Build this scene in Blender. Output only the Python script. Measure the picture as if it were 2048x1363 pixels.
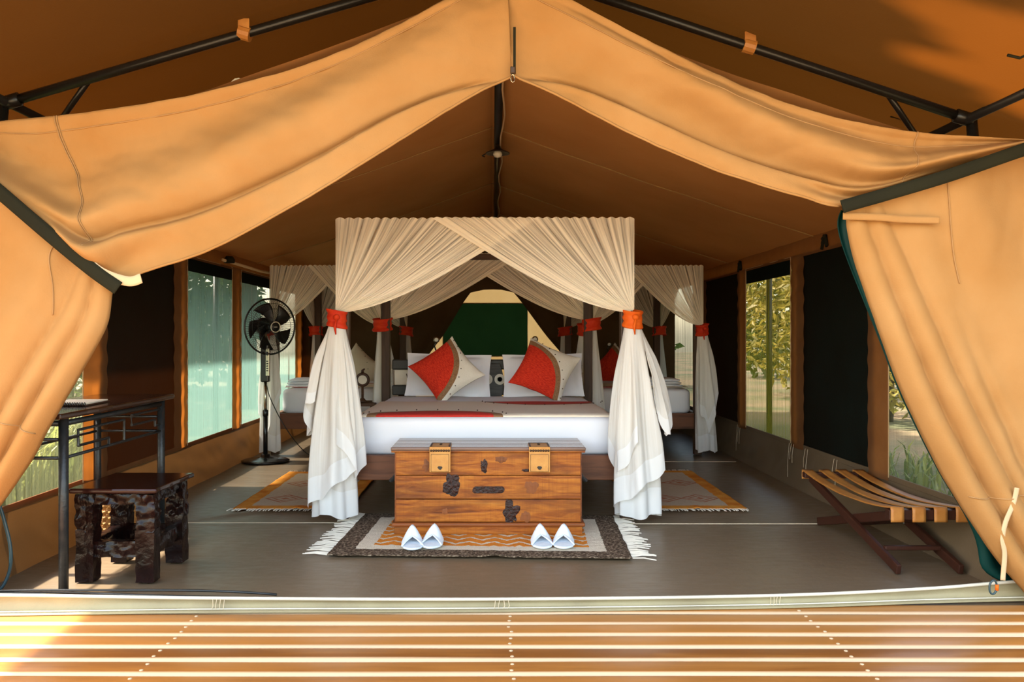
import bpy, math, random
from mathutils import Vector, noise
random.seed(7)
PI = math.pi
for o in list(bpy.data.objects):
    bpy.data.objects.remove(o)
sc = bpy.context.scene
COL = sc.collection

# ------------------------------------------------------------------ camera, world, sun, exposure
F, CX, CY, H = 1694.0, 985.0, 675.0, 1.17        # focal length / principal point in pixels of the 2048x1363 frame, eye height
cam_d = bpy.data.cameras.new('camera'); cam = bpy.data.objects.new('camera', cam_d); COL.objects.link(cam)
cam.location = (0, 0, H); cam.rotation_euler = (PI / 2, 0, 0)
cam_d.sensor_width = 36; cam_d.lens = F / 2048 * 36
cam_d.shift_x = (1024 - CX) / 2048; cam_d.shift_y = -(681.5 - CY) / 2048
cam_d.clip_start = .05; cam_d.clip_end = 300
sc.camera = cam

SUN_EL = math.radians(53)
w = bpy.data.worlds.new('world'); sc.world = w; w.use_nodes = True
wn = w.node_tree.nodes; wl = w.node_tree.links
sky = wn.new('ShaderNodeTexSky'); sky.sky_type = 'NISHITA'; sky.sun_disc = False
sky.sun_elevation = SUN_EL; sky.sun_rotation = -PI / 2; sky.air_density = 1.0; sky.dust_density = 2.0
hz = wn.new('ShaderNodeMix'); hz.data_type = 'RGBA'; hz.blend_type = 'MULTIPLY'; hz.inputs[0].default_value = 1.0
wl.new(sky.outputs[0], hz.inputs[6]); hz.inputs[7].default_value = (1.0, .87, .70, 1)      # warm hazy sky
bg = wn['Background']; wl.new(hz.outputs[2], bg.inputs[0]); bg.inputs[1].default_value = 0.75
sd = bpy.data.lights.new('sun', 'SUN'); sun = bpy.data.objects.new('sun', sd); COL.objects.link(sun)
sd.energy = 12.0; sd.angle = math.radians(1.8); sd.color = (1, .93, .82)
sun.rotation_euler = Vector((math.cos(SUN_EL), 0, -math.sin(SUN_EL))).to_track_quat('-Z', 'Y').to_euler()
sun.location = (-20, 8, 26)
vs = sc.view_settings
vs.view_transform = 'Standard'; vs.look = 'None'; vs.gamma = 1; vs.use_curve_mapping = False
vs.exposure = 1.15
sc.cycles.transparent_max_bounces = 32
sc.cycles.max_bounces = 10; sc.cycles.diffuse_bounces = 6; sc.cycles.transmission_bounces = 8

# ------------------------------------------------------------------ helpers
def W(px, py, Z):                                  # point of the place at distance Z seen at that pixel of the photograph
    return ((px - CX) / F * Z, Z, H + (CY - py) / F * Z)

def tag(o, label=None, cat=None, group=None, kind=None):
    if label: o['label'] = label
    if cat: o['category'] = cat
    if group: o['group'] = group
    if kind: o['kind'] = kind
    return o

def empty(name, loc=(0, 0, 0), rz=0, label=None, cat=None, group=None, kind=None):
    o = bpy.data.objects.new(name, None); COL.objects.link(o)
    o.location = loc; o.rotation_euler = (0, 0, rz); o.empty_display_size = .1
    return tag(o, label, cat, group, kind)

class MB:
    def __init__(s): s.v = []; s.f = []; s.uv = {}
    def add(s, vs_, fs, uvs=None):
        n = len(s.v); s.v += [tuple(p) for p in vs_]
        for f in fs: s.f.append(tuple(i + n for i in f))
        if uvs:
            for i, u in enumerate(uvs): s.uv[n + i] = u
        return s
    def box(s, c, d, rz=0, rx=0, ry=0, taper=1.0):
        hx, hy, hz = d[0] / 2, d[1] / 2, d[2] / 2
        from mathutils import Euler
        R = Euler((rx, ry, rz)).to_matrix(); c = Vector(c); P = []
        for z in (-1, 1):
            k = taper if z > 0 else 1
            for x, y in ((-1, -1), (1, -1), (1, 1), (-1, 1)):
                P.append(c + R @ Vector((x * hx * k, y * hy * k, z * hz)))
        return s.add(P, [(3, 2, 1, 0), (4, 5, 6, 7), (0, 1, 5, 4), (1, 2, 6, 5), (2, 3, 7, 6), (3, 0, 4, 7)])
    def tube(s, pts, r, n=8, closed=False):
        pts = [Vector(p) for p in pts]; rr = r if isinstance(r, (list, tuple)) else [r] * len(pts)
        P = []; m = len(pts); up = None
        for i, p in enumerate(pts):
            a = pts[(i - 1) % m] if (i > 0 or closed) else p
            b = pts[(i + 1) % m] if (i < m - 1 or closed) else p
            d = (b - a)
            d = d.normalized() if d.length > 1e-9 else Vector((0, 0, 1))
            if up is None:
                up = Vector((0, 0, 1)) if abs(d.z) < .9 else Vector((1, 0, 0))
            x = d.cross(up)
            if x.length < 1e-6: x = d.cross(Vector((0, 1, 0)))
            x.normalize(); y = x.cross(d).normalized(); up = y
            for k in range(n):
                t = 2 * PI * k / n; P.append(p + (x * math.cos(t) + y * math.sin(t)) * rr[i])
        fs = []
        for i in range(m if closed else m - 1):
            j = (i + 1) % m
            for k in range(n):
                k2 = (k + 1) % n; fs.append((i * n + k, i * n + k2, j * n + k2, j * n + k))
        if not closed: fs += [tuple(range(n))[::-1], tuple((m - 1) * n + k for k in range(n))]
        return s.add(P, fs)
    def lathe(s, prof, n=24, c=(0, 0, 0), axis='Z'):
        P = []; fs = []; m = len(prof)
        for r, z in prof:
            for k in range(n):
                t = 2 * PI * k / n; x, y = r * math.cos(t), r * math.sin(t)
                q = (x, y, z) if axis == 'Z' else (x, z, y)
                P.append((c[0] + q[0], c[1] + q[1], c[2] + q[2]))
        for i in range(m - 1):
            for k in range(n):
                k2 = (k + 1) % n; fs.append((i * n + k, i * n + k2, (i + 1) * n + k2, (i + 1) * n + k))
        if prof[0][0] > 1e-4: fs.append(tuple(range(n))[::-1])
        if prof[-1][0] > 1e-4: fs.append(tuple((m - 1) * n + k for k in range(n)))
        return s.add(P, fs)
    def grid(s, fn, nu, nv, flip=False):
        P = []; U = []; fs = []
        for j in range(nv + 1):
            for i in range(nu + 1):
                u, v = i / nu, j / nv; P.append(fn(u, v)); U.append((u, v))
        for j in range(nv):
            for i in range(nu):
                a = j * (nu + 1) + i; q = (a, a + 1, a + nu + 2, a + nu + 1)
                fs.append(q[::-1] if flip else q)
        return s.add(P, fs, U)
    def prism(s, poly, z0, z1, f=None):
        f = f or (lambda x, y, z: (x, y, z)); n = len(poly)
        P = [f(x, y, z0) for x, y in poly] + [f(x, y, z1) for x, y in poly]
        fs = [tuple(range(n))[::-1], tuple(range(n, 2 * n))] + [(i, (i + 1) % n, n + (i + 1) % n, n + i) for i in range(n)]
        return s.add(P, fs)
    def build(s, name, mat, parent=None, smooth=False, bevel=0, seg=2, solid=0, sub=0, loc=None, kind=None, label=None):
        me = bpy.data.meshes.new(name); me.from_pydata(s.v, [], s.f)
        if s.uv:
            l = me.uv_layers.new(name='UVMap')
            for lp in me.loops: l.data[lp.index].uv = s.uv.get(lp.vertex_index, (0, 0))
        if smooth:
            me.polygons.foreach_set('use_smooth', [True] * len(me.polygons))
        me.materials.append(mat); me.update()
        o = bpy.data.objects.new(name, me); COL.objects.link(o)
        if parent: o.parent = parent
        if loc: o.location = loc
        if sub:
            m = o.modifiers.new('sub', 'SUBSURF'); m.levels = m.render_levels = sub
        if solid:
            m = o.modifiers.new('solid', 'SOLIDIFY'); m.thickness = solid; m.offset = 0
        if bevel:
            m = o.modifiers.new('bevel', 'BEVEL'); m.width = bevel; m.segments = seg; m.limit_method = 'ANGLE'; m.angle_limit = math.radians(40)
        if kind: o['kind'] = kind
        if label: o['label'] = label
        return o

def inst(o, parent, loc, rot=(0, 0, 0), scale=(1, 1, 1)):
    c = o.copy(); COL.objects.link(c); c.parent = parent; c.location = loc; c.rotation_euler = rot; c.scale = scale
    return c

def nz(x, y=0., z=0.): return noise.noise(Vector((x, y, z)))
def lerp(a, b, t): return a + (b - a) * t
def sstep(a, b, x):
    t = min(1, max(0, (x - a) / (b - a))); return t * t * (3 - 2 * t)
def curve(pts, t):                                 # Catmull-Rom through pts, t in 0..1
    n = len(pts) - 1; k = min(n - 1, max(0, int(t * n))); f = t * n - k
    p1, p2 = pts[k], pts[k + 1]; p0 = pts[max(0, k - 1)]; p3 = pts[min(n, k + 2)]
    return tuple(.5 * (2 * b + (c - a) * f + (2 * a - 5 * b + 4 * c - d) * f * f + (3 * b - a - 3 * c + d) * f ** 3)
                 for a, b, c, d in zip(p0, p1, p2, p3))

# ------------------------------------------------------------------ materials
class NT:
    def __init__(s, name):
        s.m = bpy.data.materials.new(name); s.m.use_nodes = True; s.t = s.m.node_tree; s.n = s.t.nodes; s.l = s.t.links
        s.out = s.n['Material Output']; s.p = s.n['Principled BSDF']
    def new(s, typ, **kw):
        n = s.n.new(typ)
        for k, v in kw.items(): setattr(n, k, v)
        return n
    def lk(s, a, b): s.l.new(a, b)
    def val(s, sock, v):
        if hasattr(v, 'is_linked') or isinstance(v, bpy.types.NodeSocket): s.l.new(v, sock)
        else: sock.default_value = v
    def math(s, op, a, b=0, c=0):
        n = s.new('ShaderNodeMath', operation=op)
        for i, v in enumerate((a, b, c)): s.val(n.inputs[i], v)
        return n.outputs[0]
    def coords(s, kind='Object', scale=(1, 1, 1), rot=(0, 0, 0), loc=(0, 0, 0)):
        tc = s.new('ShaderNodeTexCoord'); mp = s.new('ShaderNodeMapping')
        mp.inputs['Scale'].default_value = scale; mp.inputs['Rotation'].default_value = rot; mp.inputs['Location'].default_value = loc
        s.lk(tc.outputs[kind], mp.inputs[0]); return mp.outputs[0]
    def noise(s, vec, scale, detail=3, rough=.55, dist=0):
        n = s.new('ShaderNodeTexNoise'); n.inputs['Scale'].default_value = scale; n.inputs['Detail'].default_value = detail
        n.inputs['Roughness'].default_value = rough; n.inputs['Distortion'].default_value = dist
        if vec is not None: s.lk(vec, n.inputs['Vector'])
        return n.outputs['Fac']
    def ramp(s, fac, stops, interp='LINEAR'):
        r = s.new('ShaderNodeValToRGB'); e = r.color_ramp.elements; r.color_ramp.interpolation = interp
        while len(e) < len(stops): e.new(.5)
        for el, (p, c) in zip(e, stops):
            el.position = p; el.color = (*c, 1) if not isinstance(c, (int, float)) else (c, c, c, 1)
        s.lk(fac, r.inputs[0]); return r.outputs[0]
    def mix(s, fac, a, b):
        m = s.new('ShaderNodeMix', data_type='RGBA')
        s.val(m.inputs[0], fac)
        for sk, v in ((m.inputs[6], a), (m.inputs[7], b)):
            if isinstance(v, tuple): sk.default_value = (*v, 1) if len(v) == 3 else v
            else: s.lk(v, sk)
        return m.outputs[2]
    def bump(s, h, strength, dist=.01):
        b = s.new('ShaderNodeBump'); b.inputs['Strength'].default_value = strength; b.inputs['Distance'].default_value = dist
        s.lk(h, b.inputs['Height']); s.lk(b.outputs[0], s.p.inputs['Normal']); return b.outputs[0]
    def base(s, c):
        if isinstance(c, tuple): s.p.inputs['Base Color'].default_value = (*c, 1)
        else: s.lk(c, s.p.inputs['Base Color'])
    def sep(s, vec):
        n = s.new('ShaderNodeSeparateXYZ'); s.lk(vec, n.inputs[0]); return n.outputs

def simple(name, col, rough=.6, col2=None, vscale=6, bump=0, bscale=60, metal=0, stretch=(1, 1, 1), coat=0, spec=.5, sheen=0):
    t = NT(name); v = t.coords(scale=stretch)
    c2 = col2 or tuple(x * .8 for x in col)
    t.base(t.mix(t.ramp(t.noise(v, vscale, 4), [(.3, 0.), (.7, 1.)]), c2, col))
    t.p.inputs['Roughness'].default_value = rough; t.p.inputs['Metallic'].default_value = metal
    t.p.inputs['Coat Weight'].default_value = coat; t.p.inputs['Specular IOR Level'].default_value = spec
    if sheen: t.p.inputs['Sheen Weight'].default_value = sheen
    if bump: t.bump(t.noise(v, bscale, 4), bump)
    return t.m

def cloth(name, col, col2=None, trans=.3, tcol=None, rough=.85, vscale=2.0, bump=.25, bscale=140, opacity=1.0, spec=.12):
    """woven cloth: diffuse front plus light that comes through it"""
    t = NT(name); v = t.coords()
    c2 = col2 or tuple(x * .86 for x in col)
    c = t.mix(t.ramp(t.noise(v, vscale, 5), [(.3, 0.), (.7, 1.)]), c2, col)
    t.base(c); t.p.inputs['Roughness'].default_value = rough; t.p.inputs['Specular IOR Level'].default_value = spec
    nb = t.bump(t.noise(v, bscale, 2), bump, .004)
    sh = t.p.outputs[0]
    if trans > 0:
        tr = t.new('ShaderNodeBsdfTranslucent')
        if tcol: tr.inputs[0].default_value = (*tcol, 1)
        else: t.lk(c, tr.inputs[0])
        mx = t.new('ShaderNodeMixShader'); mx.inputs[0].default_value = trans
        t.lk(sh, mx.inputs[1]); t.lk(tr.outputs[0], mx.inputs[2]); sh = mx.outputs[0]
    if opacity < 1:
        tp = t.new('ShaderNodeBsdfTransparent'); mx = t.new('ShaderNodeMixShader'); mx.inputs[0].default_value = opacity
        t.lk(tp.outputs[0], mx.inputs[1]); t.lk(sh, mx.inputs[2]); sh = mx.outputs[0]
    t.lk(sh, t.out.inputs[0])
    return t.m

def wood(name, a, b, rough=.45, axis='X', scale=6, knots=0, coat=0, rnd=.25, dark=None, bump=.15):
    t = NT(name); st = {'X': (.12, 1, 1), 'Y': (1, .12, 1), 'Z': (1, 1, .12)}[axis]
    v = t.coords(scale=st)
    oi = t.new('ShaderNodeObjectInfo')
    add = t.new('ShaderNodeVectorMath', operation='ADD'); t.lk(v, add.inputs[0])
    cmb = t.new('ShaderNodeCombineXYZ')
    r10 = t.math('MULTIPLY', oi.outputs['Random'], 13.7)
    for i in range(3): t.lk(r10, cmb.inputs[i])
    t.lk(cmb.outputs[0], add.inputs[1]); v2 = add.outputs[0]
    g = t.noise(v2, scale * 4, 6, .6, .6); g2 = t.noise(v2, scale * .7, 3)
    f = t.math('ADD', t.math('MULTIPLY', g, .65), t.math('MULTIPLY', g2, .45))
    f = t.math('ADD', f, t.math('MULTIPLY', t.math('SUBTRACT', oi.outputs['Random'], .5), rnd))
    c = t.ramp(f, [(.3, b), (.55, a), (.8, tuple(min(1, x * 1.25) for x in a))])
    if knots:
        kv = t.coords(scale=(knots * .55, knots, knots))
        vo = t.new('ShaderNodeTexVoronoi'); vo.inputs['Scale'].default_value = 1.0
        add2 = t.new('ShaderNodeVectorMath', operation='ADD'); t.lk(kv, add2.inputs[0]); t.lk(cmb.outputs[0], add2.inputs[1])
        t.lk(add2.outputs[0], vo.inputs['Vector'])
        kf = t.ramp(vo.outputs['Distance'], [(.05, 1.), (.13, .55), (.17, 0.)])
        c = t.mix(kf, c, dark or tuple(x * .35 for x in b))
    t.base(c); t.p.inputs['Roughness'].default_value = rough; t.p.inputs['Coat Weight'].default_value = coat
    t.p.inputs['Coat Roughness'].default_value = .2; t.p.inputs['Specular IOR Level'].default_value = .3
    if bump: t.bump(g, bump, .004)
    return t.m

M = {}
PW0 = .118
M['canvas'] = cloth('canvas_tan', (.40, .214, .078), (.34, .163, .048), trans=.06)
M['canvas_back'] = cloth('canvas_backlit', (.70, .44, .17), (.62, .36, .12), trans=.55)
M['canvas_wall'] = cloth('canvas_wall', (.17, .078, .030), (.13, .055, .02), trans=.11, tcol=(.80, .24, .03), vscale=5)
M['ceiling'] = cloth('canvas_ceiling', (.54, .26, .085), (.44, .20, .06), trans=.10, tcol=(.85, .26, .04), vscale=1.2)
M['fly'] = cloth('fly_cloth', (.030, .018, .006), (.022, .013, .0045), trans=.06, tcol=(.95, .24, .02), vscale=1.5)
M['partition'] = cloth('partition_brown', (.11, .065, .03), (.08, .045, .02), trans=.05)
M['skirt'] = cloth('skirt_vinyl', (.15, .105, .062), (.12, .085, .05), trans=.02, rough=.5)
M['skirt_left'] = cloth('skirt_canvas', (.115, .064, .026), (.09, .046, .018), trans=.02, tcol=(.7, .3, .08), rough=.6)
M['blackout'] = cloth('blackout_green', (.004, .011, .010), (.003, .007, .006), trans=.06, tcol=(.06, .014, .002), bump=.4, spec=.03)
M['green_panel'] = cloth('green_panel', (.025, .085, .05), (.02, .055, .035), trans=.3, tcol=(.02, .10, .06))
M['lining'] = cloth('lining_green', (.005, .05, .042), (.003, .025, .022), trans=.05, rough=.5)
M['strap'] = cloth('strap_webbing', (.018, .017, .008), (.012, .011, .006), trans=0)
M['strap_tan'] = cloth('strap_cotton', (.66, .47, .27), trans=.1)
M['white'] = cloth('white_linen', (.86, .87, .91), (.83, .84, .89), trans=.05, vscale=3, bump=.1)
M['cream'] = cloth('cream_cotton', (.72, .60, .44), (.66, .54, .38), trans=0)
M['sash'] = cloth('sash_satin', (.72, .065, .015), (.60, .03, .012), trans=.15, rough=.45, vscale=14)
M['sash_sunlit_orange'] = cloth('sash_sunlit_orange', (.85, .16, .015), (.78, .10, .012), trans=.15, rough=.45, vscale=14)  # sunlit look of the front right sash is put into this colour
M['pole'] = simple('pole_black', (.025, .022, .018), .3, metal=.5, bump=.1)
M['iron'] = simple('iron_blueblack', (.010, .014, .017), .38, (.028, .028, .028), 30, .2, 80, metal=.2)
M['wood_dark'] = wood('wood_dark', (.085, .04, .02), (.03, .014, .008), .5, 'X')
M['wood_post'] = wood('wood_post', (.07, .035, .018), (.03, .014, .008), .5, 'Z')
M['wood_rail'] = wood('wood_rail', (.15, .055, .024), (.05, .018, .009), .5, 'X', knots=2)
M['wood_rail_y'] = wood('wood_rail_side', (.20, .085, .036), (.09, .035, .018), .5, 'Y')
M['wood_red'] = wood('wood_red', (.040, .012, .006), (.015, .005, .003), .5, 'X')
M['carved'] = simple('carved_dark', (.014, .004, .003), .2, (.004, .002, .0016), 12, .3, 40, spec=.2)
M['stool_top'] = wood('stool_top', (.028, .007, .004), (.007, .003, .002), .15, 'X')
M['desk_top'] = wood('desk_top', (.035, .014, .008), (.010, .005, .004), .16, 'Y', coat=.3)
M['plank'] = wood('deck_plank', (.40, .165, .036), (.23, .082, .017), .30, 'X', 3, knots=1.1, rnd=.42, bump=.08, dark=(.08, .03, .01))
def chest_mat():
    t = NT('chest_pine'); oi = t.new('ShaderNodeObjectInfo'); cmb = t.new('ShaderNodeCombineXYZ')
    r = t.math('MULTIPLY', oi.outputs['Random'], 9.0)
    for i in range(3): t.lk(r, cmb.inputs[i])
    def vec(sc_):
        a = t.new('ShaderNodeVectorMath', operation='ADD'); t.lk(t.coords(scale=sc_), a.inputs[0]); t.lk(cmb.outputs[0], a.inputs[1]); return a.outputs[0]
    g = t.noise(vec((1.6, 9, 14)), 2.2, 6, .65, .8); g2 = t.noise(vec((1.0, 3, 3)), 2.0, 4, .6); saw = t.noise(vec((90, 1, 1.5)), 1.6, 3)
    c = t.ramp(g, [(.28, (.10, .022, .005)), (.42, (.27, .070, .009)), (.58, (.42, .135, .016)), (.78, (.52, .20, .03))])
    c = t.mix(t.math('MULTIPLY', t.ramp(g2, [(.46, 0.), (.66, 1.)]), .7), c, (.085, .024, .008))
    c = t.mix(t.math('MULTIPLY', t.ramp(saw, [(.5, 0.), (.7, 1.)]), .28), c, (.16, .045, .010))
    t.base(c); t.p.inputs['Roughness'].default_value = .42; t.p.inputs['Specular IOR Level'].default_value = .25
    t.bump(g, .3, .006); return t.m
M['chest'] = chest_mat()
M['chest_dark'] = wood('chest_edge', (.20, .055, .012), (.07, .018, .006), .4, 'X', 6)
M['chest_lid'] = wood('chest_lid', (.17, .09, .06), (.03, .014, .009), .25, 'X', 5, knots=2.0, coat=.4)
_t = M['plank'].node_tree; _p = _t.nodes['Principled BSDF']; _src = _p.inputs['Base Color'].links[0].from_socket   # paler towards the rounded front nose
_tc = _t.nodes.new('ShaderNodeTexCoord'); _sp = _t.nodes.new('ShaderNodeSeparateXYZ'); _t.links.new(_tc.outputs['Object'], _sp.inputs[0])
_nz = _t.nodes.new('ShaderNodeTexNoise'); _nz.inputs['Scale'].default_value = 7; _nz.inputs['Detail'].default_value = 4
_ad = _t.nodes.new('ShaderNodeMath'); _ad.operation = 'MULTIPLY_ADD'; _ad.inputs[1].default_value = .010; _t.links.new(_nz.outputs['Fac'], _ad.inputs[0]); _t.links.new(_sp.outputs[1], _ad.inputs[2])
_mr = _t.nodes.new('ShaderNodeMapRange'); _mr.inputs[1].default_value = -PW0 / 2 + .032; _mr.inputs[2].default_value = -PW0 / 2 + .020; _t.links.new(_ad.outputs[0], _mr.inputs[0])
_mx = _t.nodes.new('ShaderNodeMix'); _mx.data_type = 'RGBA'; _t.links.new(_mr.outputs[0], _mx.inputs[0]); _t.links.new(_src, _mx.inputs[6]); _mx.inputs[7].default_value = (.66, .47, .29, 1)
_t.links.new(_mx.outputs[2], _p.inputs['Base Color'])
M['burl'] = simple('burl_gouge', (.045, .011, .005), .3, (.006, .002, .0015), 60, .8, 60, spec=.3)
M['knot'] = wood('knot_wood', (.20, .06, .015), (.05, .016, .006), .45, 'Z', 14)
M['leather'] = simple('leather_tan', (.58, .27, .055), .45, (.50, .21, .04), 20, .15, 120)
M['leather_strap'] = simple('leather_webbing', (.46, .20, .04), .5, (.36, .13, .022), 12, .15, 120)
M['leather_trim'] = simple('leather_trim', (.06, .022, .010), .5)
M['stud'] = simple('stud_bronze', (.06, .03, .015), .35, metal=.8)
M['black'] = simple('black_plastic', (.012, .012, .012), .25)
M['black_cloth'] = simple('headboard_black', (.02, .02, .018), .5)
M['chrome'] = simple('chrome', (.55, .52, .42), .2, metal=1)
M['grey_wood'] = wood('grey_wood', (.13, .125, .12), (.05, .048, .045), .6, 'X', 9)
M['bone'] = simple('bone_white', (.78, .72, .60), .5)
M['straw'] = simple('woven_straw', (.45, .22, .055), .7, (.26, .11, .025), 40, .4, 90)
M['seam_canvas'] = simple('seam_canvas', (.36, .19, .065), .8)
M['seam'] = simple('seam_thread', (.40, .22, .07), .8)
M['fringe'] = simple('fringe_cotton', (.74, .67, .55), .9)
M['nail'] = simple('nail_head', (.62, .47, .30), .5)
M['rope'] = simple('rope_cord', (.62, .52, .36), .8)
M['cable'] = simple('cable_teal', (.02, .05, .06), .4)
M['cable_black'] = simple('cable_black', (.02, .022, .02), .4)
M['lamp_bulb'] = simple('bulb_glass', (.80, .72, .55), .25)
M['lamp_shade'] = simple('lamp_shade_dark', (.03, .018, .010), .4)
M['slipper'] = simple('slipper_terry', (.78, .84, .90), .9, (.72, .79, .86), 60, .3, 300)
M['bark'] = simple('bark', (.12, .08, .05), .9, (.05, .035, .02), 8, .8, 14)
M['hem_white'] = cloth('vinyl_hem', (.62, .58, .47), trans=0, rough=.4)
M['lip'] = cloth('vinyl_lip', (.33, .29, .17), (.26, .22, .13), trans=0, rough=.35, vscale=4)

def leaf_mat(name, a, b):
    t = NT(name); oi = t.new('ShaderNodeNewGeometry')
    c = t.ramp(oi.outputs['Random Per Island'], [(0., b), (1., a)])
    t.base(c); t.p.inputs['Roughness'].default_value = .5
    tr = t.new('ShaderNodeBsdfTranslucent'); t.lk(c, tr.inputs[0])
    mx = t.new('ShaderNodeMixShader'); mx.inputs[0].default_value = .45
    t.lk(t.p.outputs[0], mx.inputs[1]); t.lk(tr.outputs[0], mx.inputs[2]); t.lk(mx.outputs[0], t.out.inputs[0])
    return t.m
M['leaf_crown'] = simple('leaf_crown', (.07, .10, .025), .6)
M['leaf'] = leaf_mat('leaf_green', (.085, .12, .02), (.012, .035, .007))
M['leaf_y'] = leaf_mat('leaf_yellow', (.40, .30, .05), (.12, .12, .02))
M['grass_leaf'] = leaf_mat('leaf_grass', (.34, .34, .09), (.08, .12, .025))

def floor_mat():
    t = NT('floor_vinyl'); v = t.coords()
    n = t.noise(v, 1.1, 4); n2 = t.noise(t.coords(scale=(1, 3, 1)), 9, 4)
    t.base(t.mix(n, (.150, .105, .060), (.195, .138, .082)))
    t.lk(t.ramp(n2, [(.3, .34), (.7, .46)]), t.p.inputs['Roughness'])
    t.p.inputs['Specular IOR Level'].default_value = .45
    t.bump(t.noise(v, 5, 5, .6), .25, .02)
    return t.m
M['floor'] = floor_mat()

def ground_mat():
    t = NT('ground'); v = t.coords()
    n = t.noise(v, .6, 5); n2 = t.noise(v, 9, 4)
    c = t.mix(t.ramp(n, [(.42, 0.), (.6, 1.)]), (.15, .10, .05), (.06, .065, .02))
    t.base(t.mix(t.math('MULTIPLY', n2, .35), c, (.10, .08, .04))); t.p.inputs['Roughness'].default_value = 1
    t.bump(n2, .5, .05)
    return t.m
M['ground'] = ground_mat()
M['sand'] = simple('sandy_earth', (.44, .34, .22), 1.0, (.34, .25, .15), 2.5, .4, 20, spec=.05)

def screen_mat(name, dcol, tcol, opac):
    """window net: threads with see-through gaps, streaky along the weave"""
    t = NT(name); v = t.coords(scale=(1, 60, 1.2)); n = t.noise(v, 1.0, 4, .6)
    df = t.new('ShaderNodeBsdfDiffuse'); df.inputs[0].default_value = (*dcol, 1)
    tr = t.new('ShaderNodeBsdfTranslucent'); tr.inputs[0].default_value = (*tcol, 1)
    mx = t.new('ShaderNodeMixShader'); mx.inputs[0].default_value = .6
    t.lk(df.outputs[0], mx.inputs[1]); t.lk(tr.outputs[0], mx.inputs[2])
    tp = t.new('ShaderNodeBsdfTransparent'); m2 = t.new('ShaderNodeMixShader')
    t.lk(t.ramp(n, [(.3, opac - .12), (.7, opac + .12)]), m2.inputs[0])
    t.lk(tp.outputs[0], m2.inputs[1]); t.lk(mx.outputs[0], m2.inputs[2]); t.lk(m2.outputs[0], t.out.inputs[0])
    return t.m
M['screen_l'] = screen_mat('screen_green', (.015, .07, .045), (.115, .205, .175), .80)
M['screen_r'] = screen_mat('screen_olive', (.08, .085, .012), (.20, .18, .02), .72)
M['screen_clear'] = screen_mat('screen_clear', (.12, .13, .08), (.2, .22, .12), .25)
M['screen_d'] = screen_mat('screen_dark', (.02, .05, .015), (.03, .07, .02), .8)

def net_mat(name, col, hem=.94):
    """mosquito net: pleats alternate dense and sheer along U; hem strip dense; denser where it gathers"""
    t = NT(name)
    uvn = t.new('ShaderNodeTexCoord'); s = t.sep(uvn.outputs['UV']); u, v = s[0], s[1]
    cmb = t.new('ShaderNodeCombineXYZ'); t.lk(t.math('MULTIPLY', u, 46.0), cmb.inputs[0])
    t.lk(t.math('MULTIPLY', v, .6), cmb.inputs[1])
    n = t.noise(cmb.outputs[0], 1.0, 3, .6)
    st = t.ramp(n, [(.38, .34), (.50, .70), (.62, .95)])
    wv = t.math('SINE', t.math('MULTIPLY', u, 160.0))
    st = t.math('ADD', st, t.math('MULTIPLY', wv, .10))
    g = t.math('MULTIPLY', t.math('POWER', v, 2.0), .35)
    hm = t.math('MULTIPLY', t.math('GREATER_THAN', u, hem), .5)
    a = t.math('MINIMUM', t.math('ADD', t.math('ADD', st, g), hm), .96)
    a = t.math('MAXIMUM', a, .18)
    df = t.new('ShaderNodeBsdfDiffuse'); df.inputs[0].default_value = (*col, 1)
    tr = t.new('ShaderNodeBsdfTranslucent'); tr.inputs[0].default_value = (*col, 1)
    mx = t.new('ShaderNodeMixShader'); mx.inputs[0].default_value = .22
    t.lk(df.outputs[0], mx.inputs[1]); t.lk(tr.outputs[0], mx.inputs[2])
    tp = t.new('ShaderNodeBsdfTransparent'); m2 = t.new('ShaderNodeMixShader')
    t.lk(a, m2.inputs[0]); t.lk(tp.outputs[0], m2.inputs[1]); t.lk(mx.outputs[0], m2.inputs[2])
    t.lk(m2.outputs[0], t.out.inputs[0])
    return t.m
M['net'] = net_mat('net_sheer', (.95, .86, .70))

def tail_mat():
    t = NT('net_tail'); uvn = t.new('ShaderNodeTexCoord'); s = t.sep(uvn.outputs['UV']); u, v = s[0], s[1]
    cmb = t.new('ShaderNodeCombineXYZ'); t.lk(t.math('MULTIPLY', u, 30.0), cmb.inputs[0]); t.lk(t.math('MULTIPLY', v, 1.2), cmb.inputs[1])
    n = t.noise(cmb.outputs[0], 1.0, 3, .6)
    c = t.mix(t.ramp(n, [(.35, 0.), (.65, 1.)]), (.84, .81, .75), (.92, .90, .86))
    hm = t.math('GREATER_THAN', v, .86)
    c = t.mix(hm, c, (.92, .92, .91))
    df = t.new('ShaderNodeBsdfDiffuse'); t.lk(c, df.inputs[0]); tr = t.new('ShaderNodeBsdfTranslucent'); t.lk(c, tr.inputs[0])
    mx = t.new('ShaderNodeMixShader'); mx.inputs[0].default_value = .3
    t.lk(df.outputs[0], mx.inputs[1]); t.lk(tr.outputs[0], mx.inputs[2])
    tp = t.new('ShaderNodeBsdfTransparent'); m2 = t.new('ShaderNodeMixShader')
    t.lk(t.math('ADD', .93, t.math('MULTIPLY', hm, .05)), m2.inputs[0])
    t.lk(tp.outputs[0], m2.inputs[1]); t.lk(mx.outputs[0], m2.inputs[2]); t.lk(m2.outputs[0], t.out.inputs[0])
    return t.m
M['tail'] = tail_mat()

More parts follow.
